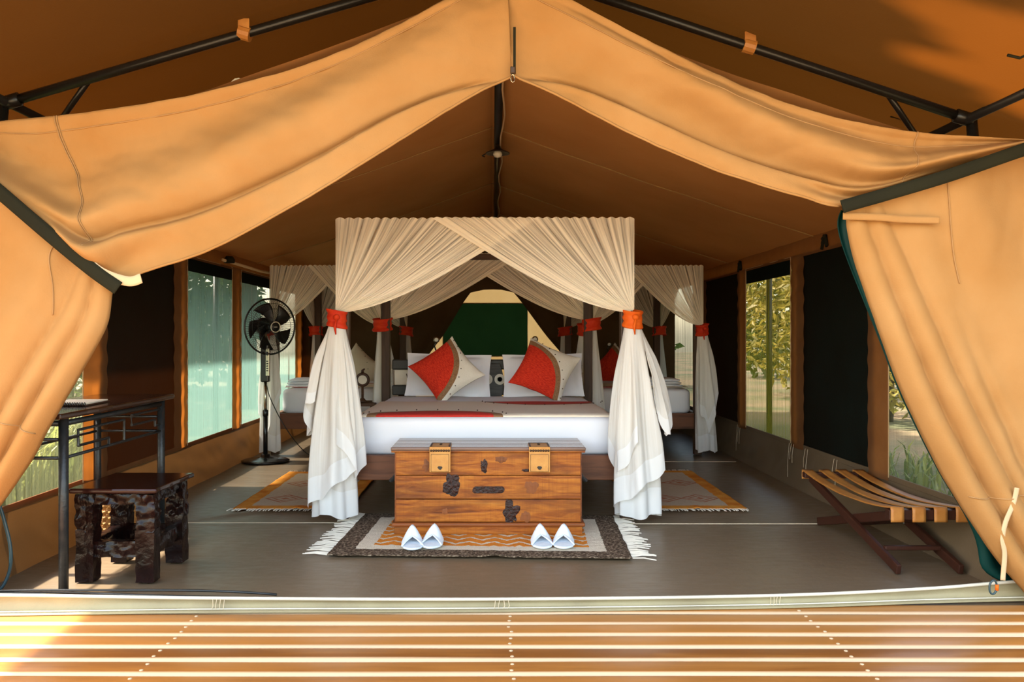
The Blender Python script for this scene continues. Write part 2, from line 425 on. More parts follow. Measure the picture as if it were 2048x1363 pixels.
def cushion_mat():
    """red quarter disc about the UV origin, brown braid around it, cream beyond"""
    t = NT('cushion_cloth'); uvn = t.new('ShaderNodeTexCoord'); s = t.sep(uvn.outputs['UV'])
    r = t.math('SQRT', t.math('ADD', t.math('POWER', s[0], 2.0), t.math('POWER', s[1], 2.0)))
    v = t.coords(); n = t.noise(v, 90, 4)
    n2 = t.noise(t.coords('UV', scale=(18, 90, 1), rot=(0, 0, .7)), 1.0, 4)
    red = t.mix(t.ramp(n2, [(.35, 0.), (.65, 1.)]), (.42, .012, .008), (.72, .055, .02))
    brn = t.mix(n, (.10, .045, .02), (.42, .24, .12))
    cr = t.mix(n, (.70, .64, .54), (.80, .75, .66))
    c = t.mix(t.math('GREATER_THAN', r, .84), red, brn)
    c = t.mix(t.math('GREATER_THAN', r, .94), c, cr)
    t.base(c); t.p.inputs['Roughness'].default_value = .9; t.p.inputs['Specular IOR Level'].default_value = .15
    t.bump(t.noise(v, 160, 3), .6, .004)
    return t.m
M['cushion'] = cushion_mat()

def runner_mat():
    """cream strip with a red half disc on the near edge (left) and one on the far edge (right)"""
    t = NT('runner_cloth'); s = t.sep(t.coords()); v = t.coords(); n = t.noise(v, 90, 3)
    def disc(cx, cy, R, Ry):
        dx = t.math('DIVIDE', t.math('SUBTRACT', s[0], cx), R); dy = t.math('DIVIDE', t.math('SUBTRACT', s[1], cy), Ry)
        return t.math('SQRT', t.math('ADD', t.math('POWER', t.math('ABSOLUTE', dx), 2.0), t.math('POWER', t.math('ABSOLUTE', dy), 2.0)))
    r = t.math('MINIMUM', disc(-.33, -.545, .45, .26), disc(.44, .545, .45, .32))
    cr = t.mix(n, (.80, .69, .54), (.88, .78, .63)); brn = t.mix(n, (.12, .05, .02), (.40, .22, .10))
    red = t.mix(n, (.40, .012, .008), (.66, .04, .02))
    c = t.mix(t.math('GREATER_THAN', r, .86), red, brn); c = t.mix(t.math('GREATER_THAN', r, 1.0), c, cr)
    t.base(c); t.p.inputs['Roughness'].default_value = .9; t.bump(n, .3, .004)
    return t.m
M['runner'] = runner_mat()

def rug_front_mat(hx, hy):
    t = NT('rug_front'); v = t.coords(); s = t.sep(v); n = t.noise(v, 60, 4); nb = t.noise(v, 160, 4)
    jit = t.math('MULTIPLY', t.math('SUBTRACT', t.noise(v, 45, 3), .5), .022)
    ax = t.math('SUBTRACT', hx, t.math('ABSOLUTE', s[0])); ay = t.math('SUBTRACT', hy, t.math('ABSOLUTE', s[1]))
    d = t.math('ADD', t.math('MINIMUM', ax, ay), jit)
    # zigzag of cream on orange
    tri = t.math('ABSOLUTE', t.math('SUBTRACT', t.math('FRACT', t.math('MULTIPLY', s[0], 7.0)), .5))
    zz = t.math('FRACT', t.math('ADD', t.math('MULTIPLY', s[1], 10.0), t.math('MULTIPLY', tri, 1.3)))
    zf = t.math('GREATER_THAN', t.math('ADD', zz, t.math('MULTIPLY', t.math('SUBTRACT', nb, .5), .5)), .74)
    org = t.mix(n, (.66, .19, .02), (.85, .33, .05)); cream = t.mix(n, (.68, .58, .43), (.82, .74, .60))
    brn = t.ramp(t.noise(v, 75, 4), [(.3, (.03, .02, .013)), (.5, (.11, .072, .046)), (.7, (.42, .32, .22))])
    c = t.mix(zf, org, cream)
    c = t.mix(t.math('LESS_THAN', d, .215), c, cream)
    c = t.mix(t.math('LESS_THAN', d, .125), c, brn)
    t.base(c); t.p.inputs['Roughness'].default_value = 1; t.p.inputs['Specular IOR Level'].default_value = .1
    t.bump(nb, .9, .01)
    return t.m

def rug_side_mat(hx, hy, seed):
    t = NT('rug_side'); v = t.coords(); s = t.sep(v); n = t.noise(v, 50, 4); n2 = t.noise(v, 7, 3)
    jit = t.math('MULTIPLY', t.math('SUBTRACT', t.noise(v, 14, 3), .5), .03)
    ax = t.math('SUBTRACT', hx, t.math('ABSOLUTE', s[0])); ay = t.math('SUBTRACT', hy, t.math('ABSOLUTE', s[1]))
    dx = t.math('ADD', ax, jit)
    org = t.mix(t.ramp(n2, [(.35, 0.), (.65, 1.)]), (.62, .19, .02), (.78, .36, .06)); cream = t.mix(n, (.50, .40, .28), (.62, .52, .38))
    red = (.42, .12, .05)
    def diamond(cx, cy, k):
        dd = t.math('ADD', t.math('ABSOLUTE', t.math('MULTIPLY', t.math('SUBTRACT', s[0], cx), 1.0)),
                    t.math('MULTIPLY', t.math('ABSOLUTE', t.math('SUBTRACT', s[1], cy)), 1.0))
        return dd
    c = cream
    for cx in (-.32 * hx, .38 * hx):
        for cy in (-.55 * hy, 0.25 * hy):
            dd = diamond(cx, cy, 1)
            ring = t.math('COMPARE', dd, .135, .012); ring2 = t.math('COMPARE', dd, .085, .010); dot = t.math('LESS_THAN', dd, .035)
            f = t.math('MAXIMUM', t.math('MAXIMUM', ring, ring2), dot)
            c = t.mix(t.math('MULTIPLY', f, .8), c, red)
    c = t.mix(t.math('LESS_THAN', dx, .10), c, org)
    c = t.mix(t.math('LESS_THAN', ay, .10), c, org)
    t.base(c); t.p.inputs['Roughness'].default_value = 1; t.p.inputs['Specular IOR Level'].default_value = .1
    t.bump(t.noise(v, 130, 3), .6, .006)
    return t.m

# ------------------------------------------------------------------ setting: ground, deck, floor, sill
XW = 2.42                                            # half width of the tent room
SILL, TOPW = .32, 1.93
tag(MB().grid(lambda u, v: (lerp(-60, 60, u), lerp(-45, 75, v), -.12), 8, 8).build('ground', M['ground']), 'dry earth and grass around the tent', kind='structure')
tag(MB().grid(lambda u, v: (lerp(-14, 14, u) + .8 * nz(v * 5, 3), lerp(-28, 1.5, v) + .5 * nz(u * 6, 9) * (1 - v), -.105 + .01 * nz(u * 20, v * 20)), 40, 40).build('bounce_yard', M['sand'], smooth=True), 'unseen pale sandy ground added before the deck to bounce light inside', kind='structure')  # unseen pale ground added to bounce light into the tent
fl = MB().grid(lambda u, v: (lerp(-XW + .01, XW - .01, u), lerp(3.56, 12.9, v),
     .004 * nz(u * 9, v * 16) + .016 * math.exp(-((lerp(3.56, 12.9, v) - 5.75 - .9 * (lerp(-XW, XW, u) + 1.6)) / .05) ** 2) * sstep(-1.0, -1.6, lerp(-XW, XW, u)) - .008), 120, 200).build('floor', M['floor'], smooth=True)
tag(fl, 'grey-brown vinyl tent floor with thin seams', kind='structure')
for i, (y, x0, x1) in enumerate(((5.33, .55, 2.2), (8.0, 1.0, 2.3), (5.36, -2.3, -.9))):
    MB().box(((x0 + x1) / 2, y, .0005), (x1 - x0, .006, .004)).build('seam', M['rope'], fl)

deck = MB()
for x in (-3.0, -1.24, .07, 1.32, 3.0): deck.box((x, 2.5, -.085), (.07, 2.25, .09))
deck = deck.build('deck', M['wood_dark']); tag(deck, 'slatted timber deck in front of the tent', kind='structure')
PW = .118
prof = []
for k in range(8):
    a = PI - k / 7 * PI / 2
    prof.append((-PW / 2 + .026 + .026 * math.cos(a), -.028 + .028 * math.sin(a)))
for k in range(5):
    a = PI / 2 - k / 4 * PI / 2
    prof.append((PW / 2 - .008 + .008 * math.cos(a), -.008 + .008 * math.sin(a)))
prof = [(-PW / 2 + .004, -.038)] + prof + [(PW / 2, -.038)]
y = 3.66; k = 0; nail0 = None
base_planks = []
for var in range(3):
    b = MB(); n = len(prof); m = 40
    P = []; fs = []
    for i in range(m + 1):
        x = lerp(-3.4, 3.4, i / m)
        dy = .004 * nz(x * .7, var * 9.1); dz = .0025 * nz(x * .8, var * 5 + 3)
        for (py_, pz_) in prof: P.append((x, py_ + dy, pz_ + dz))
    for i in range(m):
        for j in range(n):
            j2 = (j + 1) % n; fs.append((i * n + j, (i + 1) * n + j, (i + 1) * n + j2, i * n + j2))
    fs += [tuple(range(n)), tuple(m * n + j for j in range(n))[::-1]]
    b.add(P, fs); base_planks.append(b)
meshes = []
while y > 1.45:
    if k < 3:
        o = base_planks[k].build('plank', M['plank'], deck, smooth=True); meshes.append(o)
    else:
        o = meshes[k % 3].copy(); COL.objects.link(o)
    o.location = (random.uniform(-.05, .05), y, 0); o.rotation_euler = (0, 0, random.uniform(-.0012, .0012))
    for jx in (-1.24, .07, 1.32):
        for s_ in (-.026, .030):
            jj = (jx + random.uniform(-.006, .006) - o.location.x, s_, .0012)
            if nail0 is None:
                nail0 = MB().lathe([(.0075, -.004), (.0075, .0), (.004, .0018), (0, .002)], 8).build('nail', M['nail'], o); nail0.location = jj
            else:
                inst(nail0, o, jj)
    y -= PW + .0125; k += 1

# sill lip across the doorway
lip_pts = [(-420, 1232, 1192), (0, 1228, 1190), (430, 1222, 1196), (985, 1220, 1198), (1535, 1213, 1191), (1850, 1203, 1177), (2048, 1198, 1162), (2350, 1192, 1150)]
def lip_at(t):
    px, yb, yt = curve(lip_pts, t); Zb = H * F / (yb - CY)
    x = (px - CX) / F * Zb; zt = H - (yt - CY) / F * Zb
    return x, Zb, zt
def lip_f(u, v):
    x, Zb, zt = lip_at(u); w_ = nz(x * 6, v * 2) * .006 + nz(x * 17, 4) * .003
    if v < .25: k = v / .25; return (x, Zb - .03 * (1 - k), .004 + .006 * k)
    k = (v - .25) / .75; return (x, Zb + .012 * math.sin(k * PI) + w_ * math.sin(k * PI), lerp(.01, zt, k))
lip = MB().grid(lip_f, 120, 10).build('trim_1', M['lip'], smooth=True, solid=.004); tag(lip, 'olive vinyl sill lip across the tent doorway', kind='structure')
MB().tube([(lambda p: (p[0], p[1], p[2] + .001))(lip_at(i / 80)) for i in range(81)], .0075, 8).build('hem', M['hem_white'], lip, smooth=True)
MB().tube([(lambda p: (p[0], p[1] - .012, .014))(lip_at(i / 80)) for i in range(81)], .003, 6).build('lower_seam', M['hem_white'], lip, smooth=True)
for t0 in (.285, .43, .573):
    b = MB()
    for q in range(4):
        x, Zb, zt = lip_at(t0 + q * .0022); b.tube([(x, Zb - .012, zt), (x + .006 * random.uniform(-1, 1), Zb - .014, zt * .5), (x - .004, Zb - .016, .012)], .0013, 5)
    b.build('stitching', M['rope'], lip)

# ------------------------------------------------------------------ setting: side walls
def wall_rect(xs, y0, y1, z0, z1, amp=.004, dx=0, f=4, nu=None):
    s_ = 1 if xs > 0 else -1
    def fn(u, v):
        yy, zz = lerp(y0, y1, u), lerp(z0, z1, v)
        d = amp * (nz(yy * f, zz * f * 2, xs) + .5 * nz(yy * f * 3, zz * f * 3 + 5, xs))
        return (xs - s_ * (dx + d), yy, zz)
    return MB().grid(fn, nu or max(6, int((y1 - y0) * 20)), max(6, int((z1 - z0) * 14)), flip=xs > 0)

def diag_strip(xs, y0, y1, z0, z1, dx):               # padded canvas strip with slanting puckers
    s_ = 1 if xs > 0 else -1
    def fn(u, v):
        yy, zz = lerp(y0, y1, u), lerp(z0, z1, v)
        d = .006 * math.sin(zz * 42 + u * 2.2 + 2 * nz(zz * 4, xs)) * (0.35 + .65 * abs(nz(zz * 2.5, 7 + xs))) + .012 * math.sin(u * PI)
        return (xs - s_ * (dx + d), yy, zz)
    return MB().grid(fn, 10, 110, flip=xs > 0)

def skirt(xs, mat_, parent):
    s_ = 1 if xs > 0 else -1
    def fn(u, v):
        yy = lerp(3.7, 12.88, u); zz = lerp(-.03, SILL, v)
        d = .05 * (1 - v) ** 3 + .018 * nz(yy * 2.2, v * 2.5, xs) * math.sin(v * PI) + .010 * nz(yy * 7 + v * 3, v * 3, xs) * math.sin(v * PI)
        return (xs - s_ * (d + .006), yy, zz)
    return MB().grid(fn, 260, 14, flip=xs > 0).build('skirt', mat_, parent, smooth=True)

wl_ = empty('wall_left', (0, 0, 0), label='orange-lit canvas side wall with window panels beyond the desk', kind='structure')
wr_ = empty('wall_right', (0, 0, 0), label='shaded canvas side wall with window panels beyond the luggage rack', kind='structure')
skirt(-XW, M['skirt_left'], wl_); skirt(XW, M['skirt'], wr_)
for xs, par in ((-XW, wl_), (XW, wr_)):
    wall_rect(xs, 3.7, 12.88, 1.80, TOPW + .02, .004, .014).build('top_band', M['canvas_wall'], par, smooth=True)
    MB().box((xs * .9985, 8.3, SILL), (.012, 9.2, .035)).build('sill_hem', M['canvas_wall'] if xs < 0 else M['skirt'], par, bevel=.004)
def piping(xs, y0, y1, z0, z1, par):
    s_ = 1 if xs > 0 else -1; x = xs - s_ * .012
    MB().tube([(x, y0, z0), (x, y0, z1), (x, y1, z1), (x, y1, z0)], .0035, 6).build('piping', M['strap_tan'], par, smooth=True)

L_STR = [(4.98, 5.30), (6.41, 6.69), (7.84, 8.12), (10.35, 10.75)]
R_STR = [(5.15, 5.44), (6.56, 6.84), (8.05, 8.33), (9.55, 9.95), (11.2, 11.7)]
for a, b in L_STR: diag_strip(-XW, a, b, SILL, 1.82, .010).build('canvas_strip', M['canvas_wall'], wl_, smooth=True)
for a, b in R_STR: diag_strip(XW, a, b, SILL - .02, 1.82, .010).build('canvas_strip', M['canvas_wall'], wr_, smooth=True)
for a, b in ((5.30, 6.41), (10.75, 12.88)):
    wall_rect(-XW, a - .12, b + .12, SILL, 1.82, .004, -.004).build('blackout_panel', M['blackout'], wl_, smooth=True)
for a, b in ((5.44, 6.56), (8.33, 9.55), (11.7, 12.88)):
    wall_rect(XW, a - .12, b + .12, SILL - .01, 1.82, .004, -.004).build('blackout_panel', M['blackout'], wr_, smooth=True)
wins = [(-XW, 3.75, 4.98, 'screen_clear', 'clear net window beside the desk looking onto sunny grass'),
        (-XW, 6.69, 7.84, 'screen_l', 'tall green net window between two canvas strips nearest the desk'),
        (-XW, 8.12, 10.35, 'screen_l', 'wide green net window behind the standing fan'),
        (XW, 3.75, 5.15, 'screen_clear', 'clear net window behind the luggage rack'),
        (XW, 6.84, 8.05, 'screen_r', 'tall olive net window with yellow foliage and black band on top'),
        (XW, 9.95, 11.2, 'screen_d', 'dark green net window behind the far canopy bed on the shaded side')]
for i, (xs, y0, y1, mm, lab) in enumerate(wins):
    o = wall_rect(xs, y0 - .10, y1 + .10, SILL, 1.82, .003, -.008, f=2).build('window_%d' % (i + 1), M[mm], smooth=True); tag(o, lab, kind='structure')
    piping(xs, y0, y1, SILL, 1.82, o)
    if i in (1, 2): wall_rect(xs, y0, y1, 1.70, 1.82, .004, .008).build('valance', M['blackout'], o, smooth=True)
    if i == 4: wall_rect(xs, y0, y1, 1.68, 1.82, .004, .008).build('valance', M['blackout'], o, smooth=True)
# loose threads and rolled-blind toggles on the right wall
for y0, n_ in ((8.2, 3), (6.75, 3), (6.45, 2), (5.9, 2)):
    b = MB()
    for q in range(n_):
        yy = y0 + .05 * q; l_ = random.uniform(.12, .28)
        b.tube([(XW - .02, yy, SILL), (XW - .03, yy + .01, SILL - l_ * .6), (XW - .035, yy - .005, max(.03, SILL - l_))], .0018, 5)
    b.build('loose_thread', M['rope'], wr_)
for yy in (8.19, 6.1):
    MB().tube([(XW - .03, yy + .05 * math.sin(a * .9), 1.86 + .05 * math.cos(a * 1.7)) for a in range(9)], .012, 6).build('toggle_cord', M['strap'], wr_, smooth=True)
MB().lathe([(0, -.03), (.045, -.03), (.05, 0), (.03, .03), (0, .03)], 14, c=(-XW + .06, 7.6, 1.87)).build('toggle', M['strap'], wl_, smooth=True)
MB().tube([(-XW + .03, 7.5, 1.86), (-XW + .12, 8.4, 1.83), (-XW + .2, 9.3, 1.84)], .014, 8).build('rail_cord', M['strap_tan'], wl_, smooth=True)

# ------------------------------------------------------------------ setting: inner roof, partition, back wall
RZ = 2.75; SL = (RZ - TOPW) / XW
def roof_f(sg):
    def fn(u, v):
        x = lerp(0, XW + .12, u); yy = lerp(3.82, 12.95, v)
        zz = RZ - SL * x - .03 * math.sin(min(1, x / XW) * PI) * (1 + .4 * math.sin(yy * 2.6)) + .006 * nz(x * 3, yy * 3, sg)
        return (sg * x, yy, zz)
    return fn
ceil_ = empty('ceiling', (0, 0, 0), label='brown canvas inner roof of the tent', kind='structure')
for sg in (-1, 1):
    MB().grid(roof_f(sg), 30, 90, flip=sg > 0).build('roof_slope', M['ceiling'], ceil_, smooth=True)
    for ys in (6.35, 8.65, 10.6):
        MB().tube([(lambda p: (p[0], p[1], p[2] - .004))(roof_f(sg)(k / 24, (ys - 3.82) / 9.13)) for k in range(25)], .0045, 6).build('seam', M['seam'], ceil_, smooth=True)
# back wall with green panel
ZB = 12.6
bw = empty('wall_back', (0, 0, 0), label='backlit tan canvas back wall with a green blind', kind='structure')
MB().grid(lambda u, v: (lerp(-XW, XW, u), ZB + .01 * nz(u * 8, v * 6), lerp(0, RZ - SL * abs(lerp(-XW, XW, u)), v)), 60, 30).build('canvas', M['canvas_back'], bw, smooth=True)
g0, g1 = W(886, 712, ZB - .03), W(1055, 606, ZB - .03)
MB().grid(lambda u, v: (lerp(g0[0], g1[0], u), ZB - .03 + .006 * nz(u * 6, v * 4), lerp(g0[2], g1[2], v)), 24, 18).build('green_blind', M['green_panel'], bw, smooth=True)
MB().tube([(g0[0], ZB - .035, g0[2]), (g0[0], ZB - .035, g1[2]), (g1[0], ZB - .035, g1[2]), (g1[0], ZB - .035, g0[2]), (g0[0], ZB - .035, g0[2])], .008, 6).build('blind_edge', M['strap_tan'], bw)
# partition: two flaps pulled open
ZP = 11.1
part_ = empty('partition_curtain', (0, ZP, 0), label='dark brown partition flaps pulled apart in front of the back wall', cat='partition')
for sg, e in ((-1, [(962, 560), (930, 600), (890, 665), (846, 728), (832, 790), (826, 880), (822, 975)]),
              (1, [(1005, 560), (1040, 600), (1088, 665), (1137, 728), (1150, 790), (1156, 880), (1160, 975)])):
    def fn(u, v, sg=sg, e=e):
        px, py = curve(e, v); x0, _, z0 = W(px, py, ZP)
        x = lerp(x0, sg * (XW - .03), u)
        ztop = RZ - SL * abs(x) - .05
        z = lerp(z0, lerp(ztop, .0, v), min(1, u * 1.5))
        d = .05 * math.exp(-u * 5) * math.sin(u * 38) + .03 * nz(u * 5, v * 2, sg)
        return (x, d, max(.005, z))
    MB().grid(fn, 50, 40, flip=sg < 0).build('flap', M['partition'], part_, smooth=True)
def gab(u, v):
    x = lerp(-XW + .1, XW - .1, u); zt = RZ - SL * abs(x) - .04; zb = max(1.80 - .22 * max(0, abs(x) - .1), .9)
    return (x, -.03 + .01 * nz(u * 9, v * 3), lerp(zb, zt, v))
MB().grid(gab, 40, 10).build('gable_panel', M['partition'], part_, smooth=True)

# ------------------------------------------------------------------ fly roof and pole frame
FR = (0., 3.10); FL = (-3.3, 2.09); FRR = (3.3, 1.95)
fly = empty('fly_roof', (0, 2.5, 3.1), label='dark brown fly sheet stretched over the pole frame', cat='fly sheet')
for e, sg in ((FL, -1), (FRR, 1)):
    def fn(u, v, e=e, sg=sg):
        x = lerp(0, e[0], u); z = lerp(FR[1], e[1], u); yy = lerp(2.45, 13.2, v)
        dz = -.02 * math.sin(u * PI) + .012 * nz(x * 2.5, yy * 2.5, sg) + .035 * math.exp(-((yy - 4.2) / .10) ** 2)
        return (x, yy - 2.5, z + dz - 3.1)
    MB().grid(fn, 40, 130, flip=sg > 0).build('fly_slope', M['fly'], fly, smooth=True)
frame = empty('tent_frame', (0, 4.2, 0), label='black tubular pole frame under the fly sheet', cat='tent frame')
ZF = 4.2
cr = W(1935, 238, ZF); cl = W(15, 205, ZF); ap = (0.0, ZF, 3.035)
def pole(name, pts, r=.024, par=None, mat_='pole', label=None):
    return MB().tube([(p[0], p[1] - ZF, p[2]) for p in pts], r, 12).build(name, M[mat_], par or frame, smooth=True, label=label)
pole('rafter', [ap, cl]); pole('rafter', [ap, cr])
pole('ridge_pole', [(0, 2.5, 3.05), (0, 13.1, 3.05)], .028)
for c in (cl, cr):
    sg = 1 if c[0] > 0 else -1
    pole('eave_pole', [(c[0], 2.5, c[2]), (c[0], 13.1, c[2])], .022)
    pole('post', [(c[0] + sg * .02, ZF, c[2]), (c[0] + sg * .2, ZF, 0)], .026)
    m_ = (lerp(c[0], ap[0], .17), ZF, lerp(c[2], ap[2], .17))
    pole('brace', [m_, (c[0], ZF + .35, c[2] - .12)], .015)
    pole('corner_joint', [(c[0] - sg * .06, ZF, c[2] + .018), (c[0] + sg * .02, ZF, c[2] - .006)], .034)
for sg, e in ((-1, FL), (1, FRR)):
    for yy in (5.2, 10.1):
        pole('outer_post', [(e[0], yy, e[1] - .02), (e[0], yy, -.12)], .035)
# cloth tabs that hold the fly to the rafters
for (px, py), nm in (((490, 68), 'tab'), ((1498, 84), 'tab')):
    tgt = (px - CX) / F * ZF; k = abs(tgt) / abs((cl if tgt < 0 else cr)[0]); c = cl if tgt < 0 else cr
    zc = lerp(ap[2], c[2], k)
    b = MB(); b.tube([(tgt - .028, 0, zc + .008), (tgt + .028, 0, zc - .008)], .036, 12)
    b.box((tgt, -.02, zc + .04), (.055, .012, .05))
    b.build('tab', M['leather_strap'], fly).location = (0, ZF - 2.5, -3.1)
MB().tube([(.035 * math.cos(a * .5), .01 * a / 12, .035 * math.sin(a * .5)) for a in range(14)], .005, 6).build('rope_ring', M['rope'], fly, smooth=True).location = (W(476, 172, 4.0)[0], 1.5, W(476, 172, 4.0)[2] - 3.1)
for (px, py), s_ in (((1800, 232), 1), ((2040, 110), 1)):            # sewn patches with tie loops
    p = W(px, py, 4.5 if px < 2000 else 3.4)
    MB().tube([(-.05, 0, 0), (0, 0, -.012), (.05, 0, .012), (.10, 0, -.01)], .006, 6).build('tie_loop', M['strap'], fly).location = (p[0], p[1] - 2.5, p[2] - 3.1)

# ------------------------------------------------------------------ entrance canvas
ZC = 3.76
ent = empty('entrance_canvas', (0, ZC, 0), label='tan canvas entrance drawn aside like curtains under a gable', cat='tent entrance')
left_pairs = [((1013, -60), (1024, 150)), ((890, 0), (956, 186)), ((700, 93), (800, 288)), ((480, 165), (600, 413)), ((300, 205), (430, 503)),
              ((150, 225), (300, 546)), ((60, 232), (235, 573)), ((0, 238), (150, 508)), ((-80, 245), (0, 388)), ((-170, 255), (-120, 300)), ((-250, 262), (-255, 275))]
right_pairs = [((1013, -60), (1024, 150)), ((1132, 0), (1094, 188)), ((1348, 110), (1270, 277)), ((1534, 190), (1440, 349)), ((1700, 240), (1590, 396)),
               ((1841, 264), (1690, 415)), ((1950, 272), (1850, 362)), ((2048, 279), (2040, 302)), ((2110, 284), (2112, 290))]
def upper(pairs, sg, tie_t):
    tp = [p[0] for p in pairs]; bt = [p[1] for p in pairs]
    def fn(u, v):
        a = curve(tp, u); b = curve(bt, u); px, py = lerp(a[0], b[0], v), lerp(a[1], b[1], v)
        k = min(1, u / tie_t)                          # 0 at the peak, 1 at the tie
        crease = lerp(1.0, .74, sstep(.03, .35, k))
        d = 0
        d -= .075 * sstep(crease - .015, crease + .05, v) * sstep(.04, .3, k) * (1 - sstep(1.0, 1.25, u / tie_t))     # turned-back door edge
        d += .035 * math.exp(-((v - crease) / .03) ** 2) * sstep(.04, .3, k) * (1 - sstep(.98, 1.1, u / tie_t))
        d -= .060 * math.sin(v * 5.0 - k * 2.2 + (0 if sg < 0 else 1.4)) * (0.4 + .6 * k)
        d -= .030 * math.sin(v * 11 - k * 5 + 1.0 * sg) * sstep(.1, .6, k)
        near = math.exp(-((u - tie_t) / .10) ** 2)
        d += .030 * near * math.sin(v * 30 + sg) * sstep(.25, .8, v)
        d += .014 * nz(px * .006, py * .006, sg * 3) + .006 * nz(px * .022, py * .022, sg)
        d -= .010 * abs(nz(px * .009 + py * .004, py * .020 - px * .006, sg * 5)) + .004 * nz(px * .05, py * .05, sg)
        d -= .014 * (1 - sstep(0.03, .09, v))           # hem fold along the top edge
        if sg > 0: d += .022 * math.exp(-(((px - 1290) * .55 - (py - 95)) / 12) ** 2) * sstep(1100, 1200, px) * (1 - sstep(1330, 1430, px))
        x, yy, z = W(px, py, ZC)
        return (x, d, z)
    return fn
MB().grid(upper(left_pairs, -1, .6), 200, 70, flip=True).build('gable_cloth', M['canvas'], ent, smooth=True, solid=.006)
MB().grid(upper(right_pairs, 1, .625), 200, 70).build('gable_cloth', M['canvas'], ent, smooth=True, solid=.006)
Lin = [(232, 574), (231, 590), (216, 660), (165, 752), (114, 840), (66, 925), (2, 1016), (-50, 1075), (-85, 1130), (-100, 1215)]
Rin = [(1688, 420), (1688, 460), (1710, 545), (1755, 673), (1796, 783), (1862, 920), (1905, 995), (1984, 1113), (2034, 1172), (2040, 1182)]
def door(inner, outer_x, ytop, ybot, sg):
    def fn(u, v):
        I = curve(inner, v); O = (outer_x, lerp(ytop, ybot, v))
        px, py = lerp(I[0], O[0], u), lerp(I[1], O[1], u)
        wid = lerp(.045, .16, v ** .8)                  # pleats fan out from the tie
        q_ = u / wid
        amp = lerp(.022, .085, sstep(0, .6, v)) * (1 - .3 * v)
        d = -amp * abs(math.sin(PI * min(q_, 2.5))) ** .8 * (1 - .35 * sstep(1, 2, q_)) - .03 * (1 - sstep(1.6, 2.6, q_))
        d -= .045 * math.sin((u - .1) * 9 + 2.4 * v + .5 * sg) * sstep(1.5, 3.5, q_) * (1 - .5 * u)
        d -= .025 * math.sin(u * 19 - 5 * v + sg) * sstep(2, 4, q_) * (1 - sstep(.1, .8, v))
        d += .03 * math.exp(-((q_ - 3.1 + .6 * sg * v) / .22) ** 2) * sstep(.25, .6, v)
        d -= .022 * nz(px * .004, py * .004, sg * 7) * sstep(.2, .5, u) + .007 * nz(px * .018, py * .018, sg) + .012 * abs(nz(px * .010, py * .006 + px * .01, sg * 9)) * sstep(.15, .4, u)
        x, yy, z = W(px, py, ZC - .02)
        return (x, d - .02, max(.012, z))
    return fn
MB().grid(door(Lin, -300, 118, 1225, -1), 120, 90, flip=True).build('door_flap', M['canvas'], ent, smooth=True, solid=.006)
MB().grid(door(Rin, 2330, 188, 1190, 1), 120, 90).build('door_flap', M['canvas'], ent, smooth=True, solid=.006)
# green lining peeping out behind the right door flap
def lin(u, v):
    I = curve(Rin, lerp(.0, .97, v)); off = 16 * math.exp(-((v - .1) / .16) ** 2) - 6 + 44 * math.exp(-((v - .84) / .07) ** 2)
    px = I[0] + lerp(-off, 40, u); p = W(px, I[1], ZC + .07)
    return (p[0], .07 + .02 * math.sin(u * 7 + v * 4), p[2])
MB().grid(lin, 14, 60).build('green_lining', M['lining'], ent, smooth=True, solid=.004, label='dark green lining of the door flap')
# straps
def band(name, pts, w_, mat_, Zs, par=ent, dz=0):
    P = [Vector(W(px, py, Zs)) for px, py in pts]; b = MB()
    def fn(u, v):
        p = Vector(curve([tuple(q) for q in P], u)); q = Vector(curve([tuple(q) for q in P], min(1, u + .01))); q0 = Vector(curve([tuple(q) for q in P], max(0, u - .01)))
        d = (q - q0).normalized(); n_ = Vector((-d.z, 0, d.x))
        r = p + n_ * (v - .5) * w_
        return (r.x, r.y - ZC + .004 * math.sin(u * 9), r.z)
    return b.grid(fn, 40, 3).build(name, M[mat_], par, smooth=True, solid=.005)
band('tie_strap', [(-255, 180), (-120, 285), (0, 384), (110, 478), (185, 540), (236, 576)], .060, 'strap', ZC - .12)
band('cotton_strap', [(110, 484), (160, 512), (205, 545), (255, 562), (282, 556)], .042, 'strap_tan', ZC - .11)
band('tie_strap', [(1684, 413), (1780, 386), (1900, 350), (2048, 299), (2200, 250)], .056, 'strap', ZC - .12)
band('cotton_strap', [(1686, 432), (1750, 434), (1800, 438), (1880, 440)], .030, 'canvas', ZC - .10)
band('hanging_tape', [(2034, 975), (2028, 1005), (2010, 1045), (2004, 1075), (2010, 1110), (2006, 1160)], .020, 'strap_tan', ZC - .11)
# seams on the cloth
def seam_on(fn, path, name='seam', r=.0028):
    MB().tube([(lambda p: (p[0], p[1] - .006, p[2]))(fn(*curve(path, i / 40))) for i in range(41)], r, 6).build(name, M['seam_canvas'], ent, smooth=True)
uL, uR, dL, dR = upper(left_pairs, -1, .6), upper(right_pairs, 1, .625), door(Lin, -300, 118, 1225, -1), door(Rin, 2330, 188, 1190, 1)
seam_on(uL, [(.54, 0), (.555, .15), (.57, .5), (.60, .78)]); seam_on(uL, [(.545, 0), (.56, .15), (.575, .5), (.606, .78)])
seam_on(uL, [(.0, .07), (.2, .09), (.4, .085), (.6, .09), (.8, .1)]); seam_on(uR, [(.0, .16), (.2, .17), (.4, .17), (.6, .18), (.8, .2)])
seam_on(uR, [(.62, 0), (.65, .25), (.68, .6), (.70, .95)])
seam_on(dL, [(.2, .02), (.22, .12), (.18, .25)]); seam_on(dL, [(.02, .48), (.2, .50), (.5, .57), (.8, .6)])
seam_on(dR, [(.30, .0), (.31, .12), (.30, .28)]); seam_on(dR, [(.03, .66), (.12, .68), (.3, .7)])
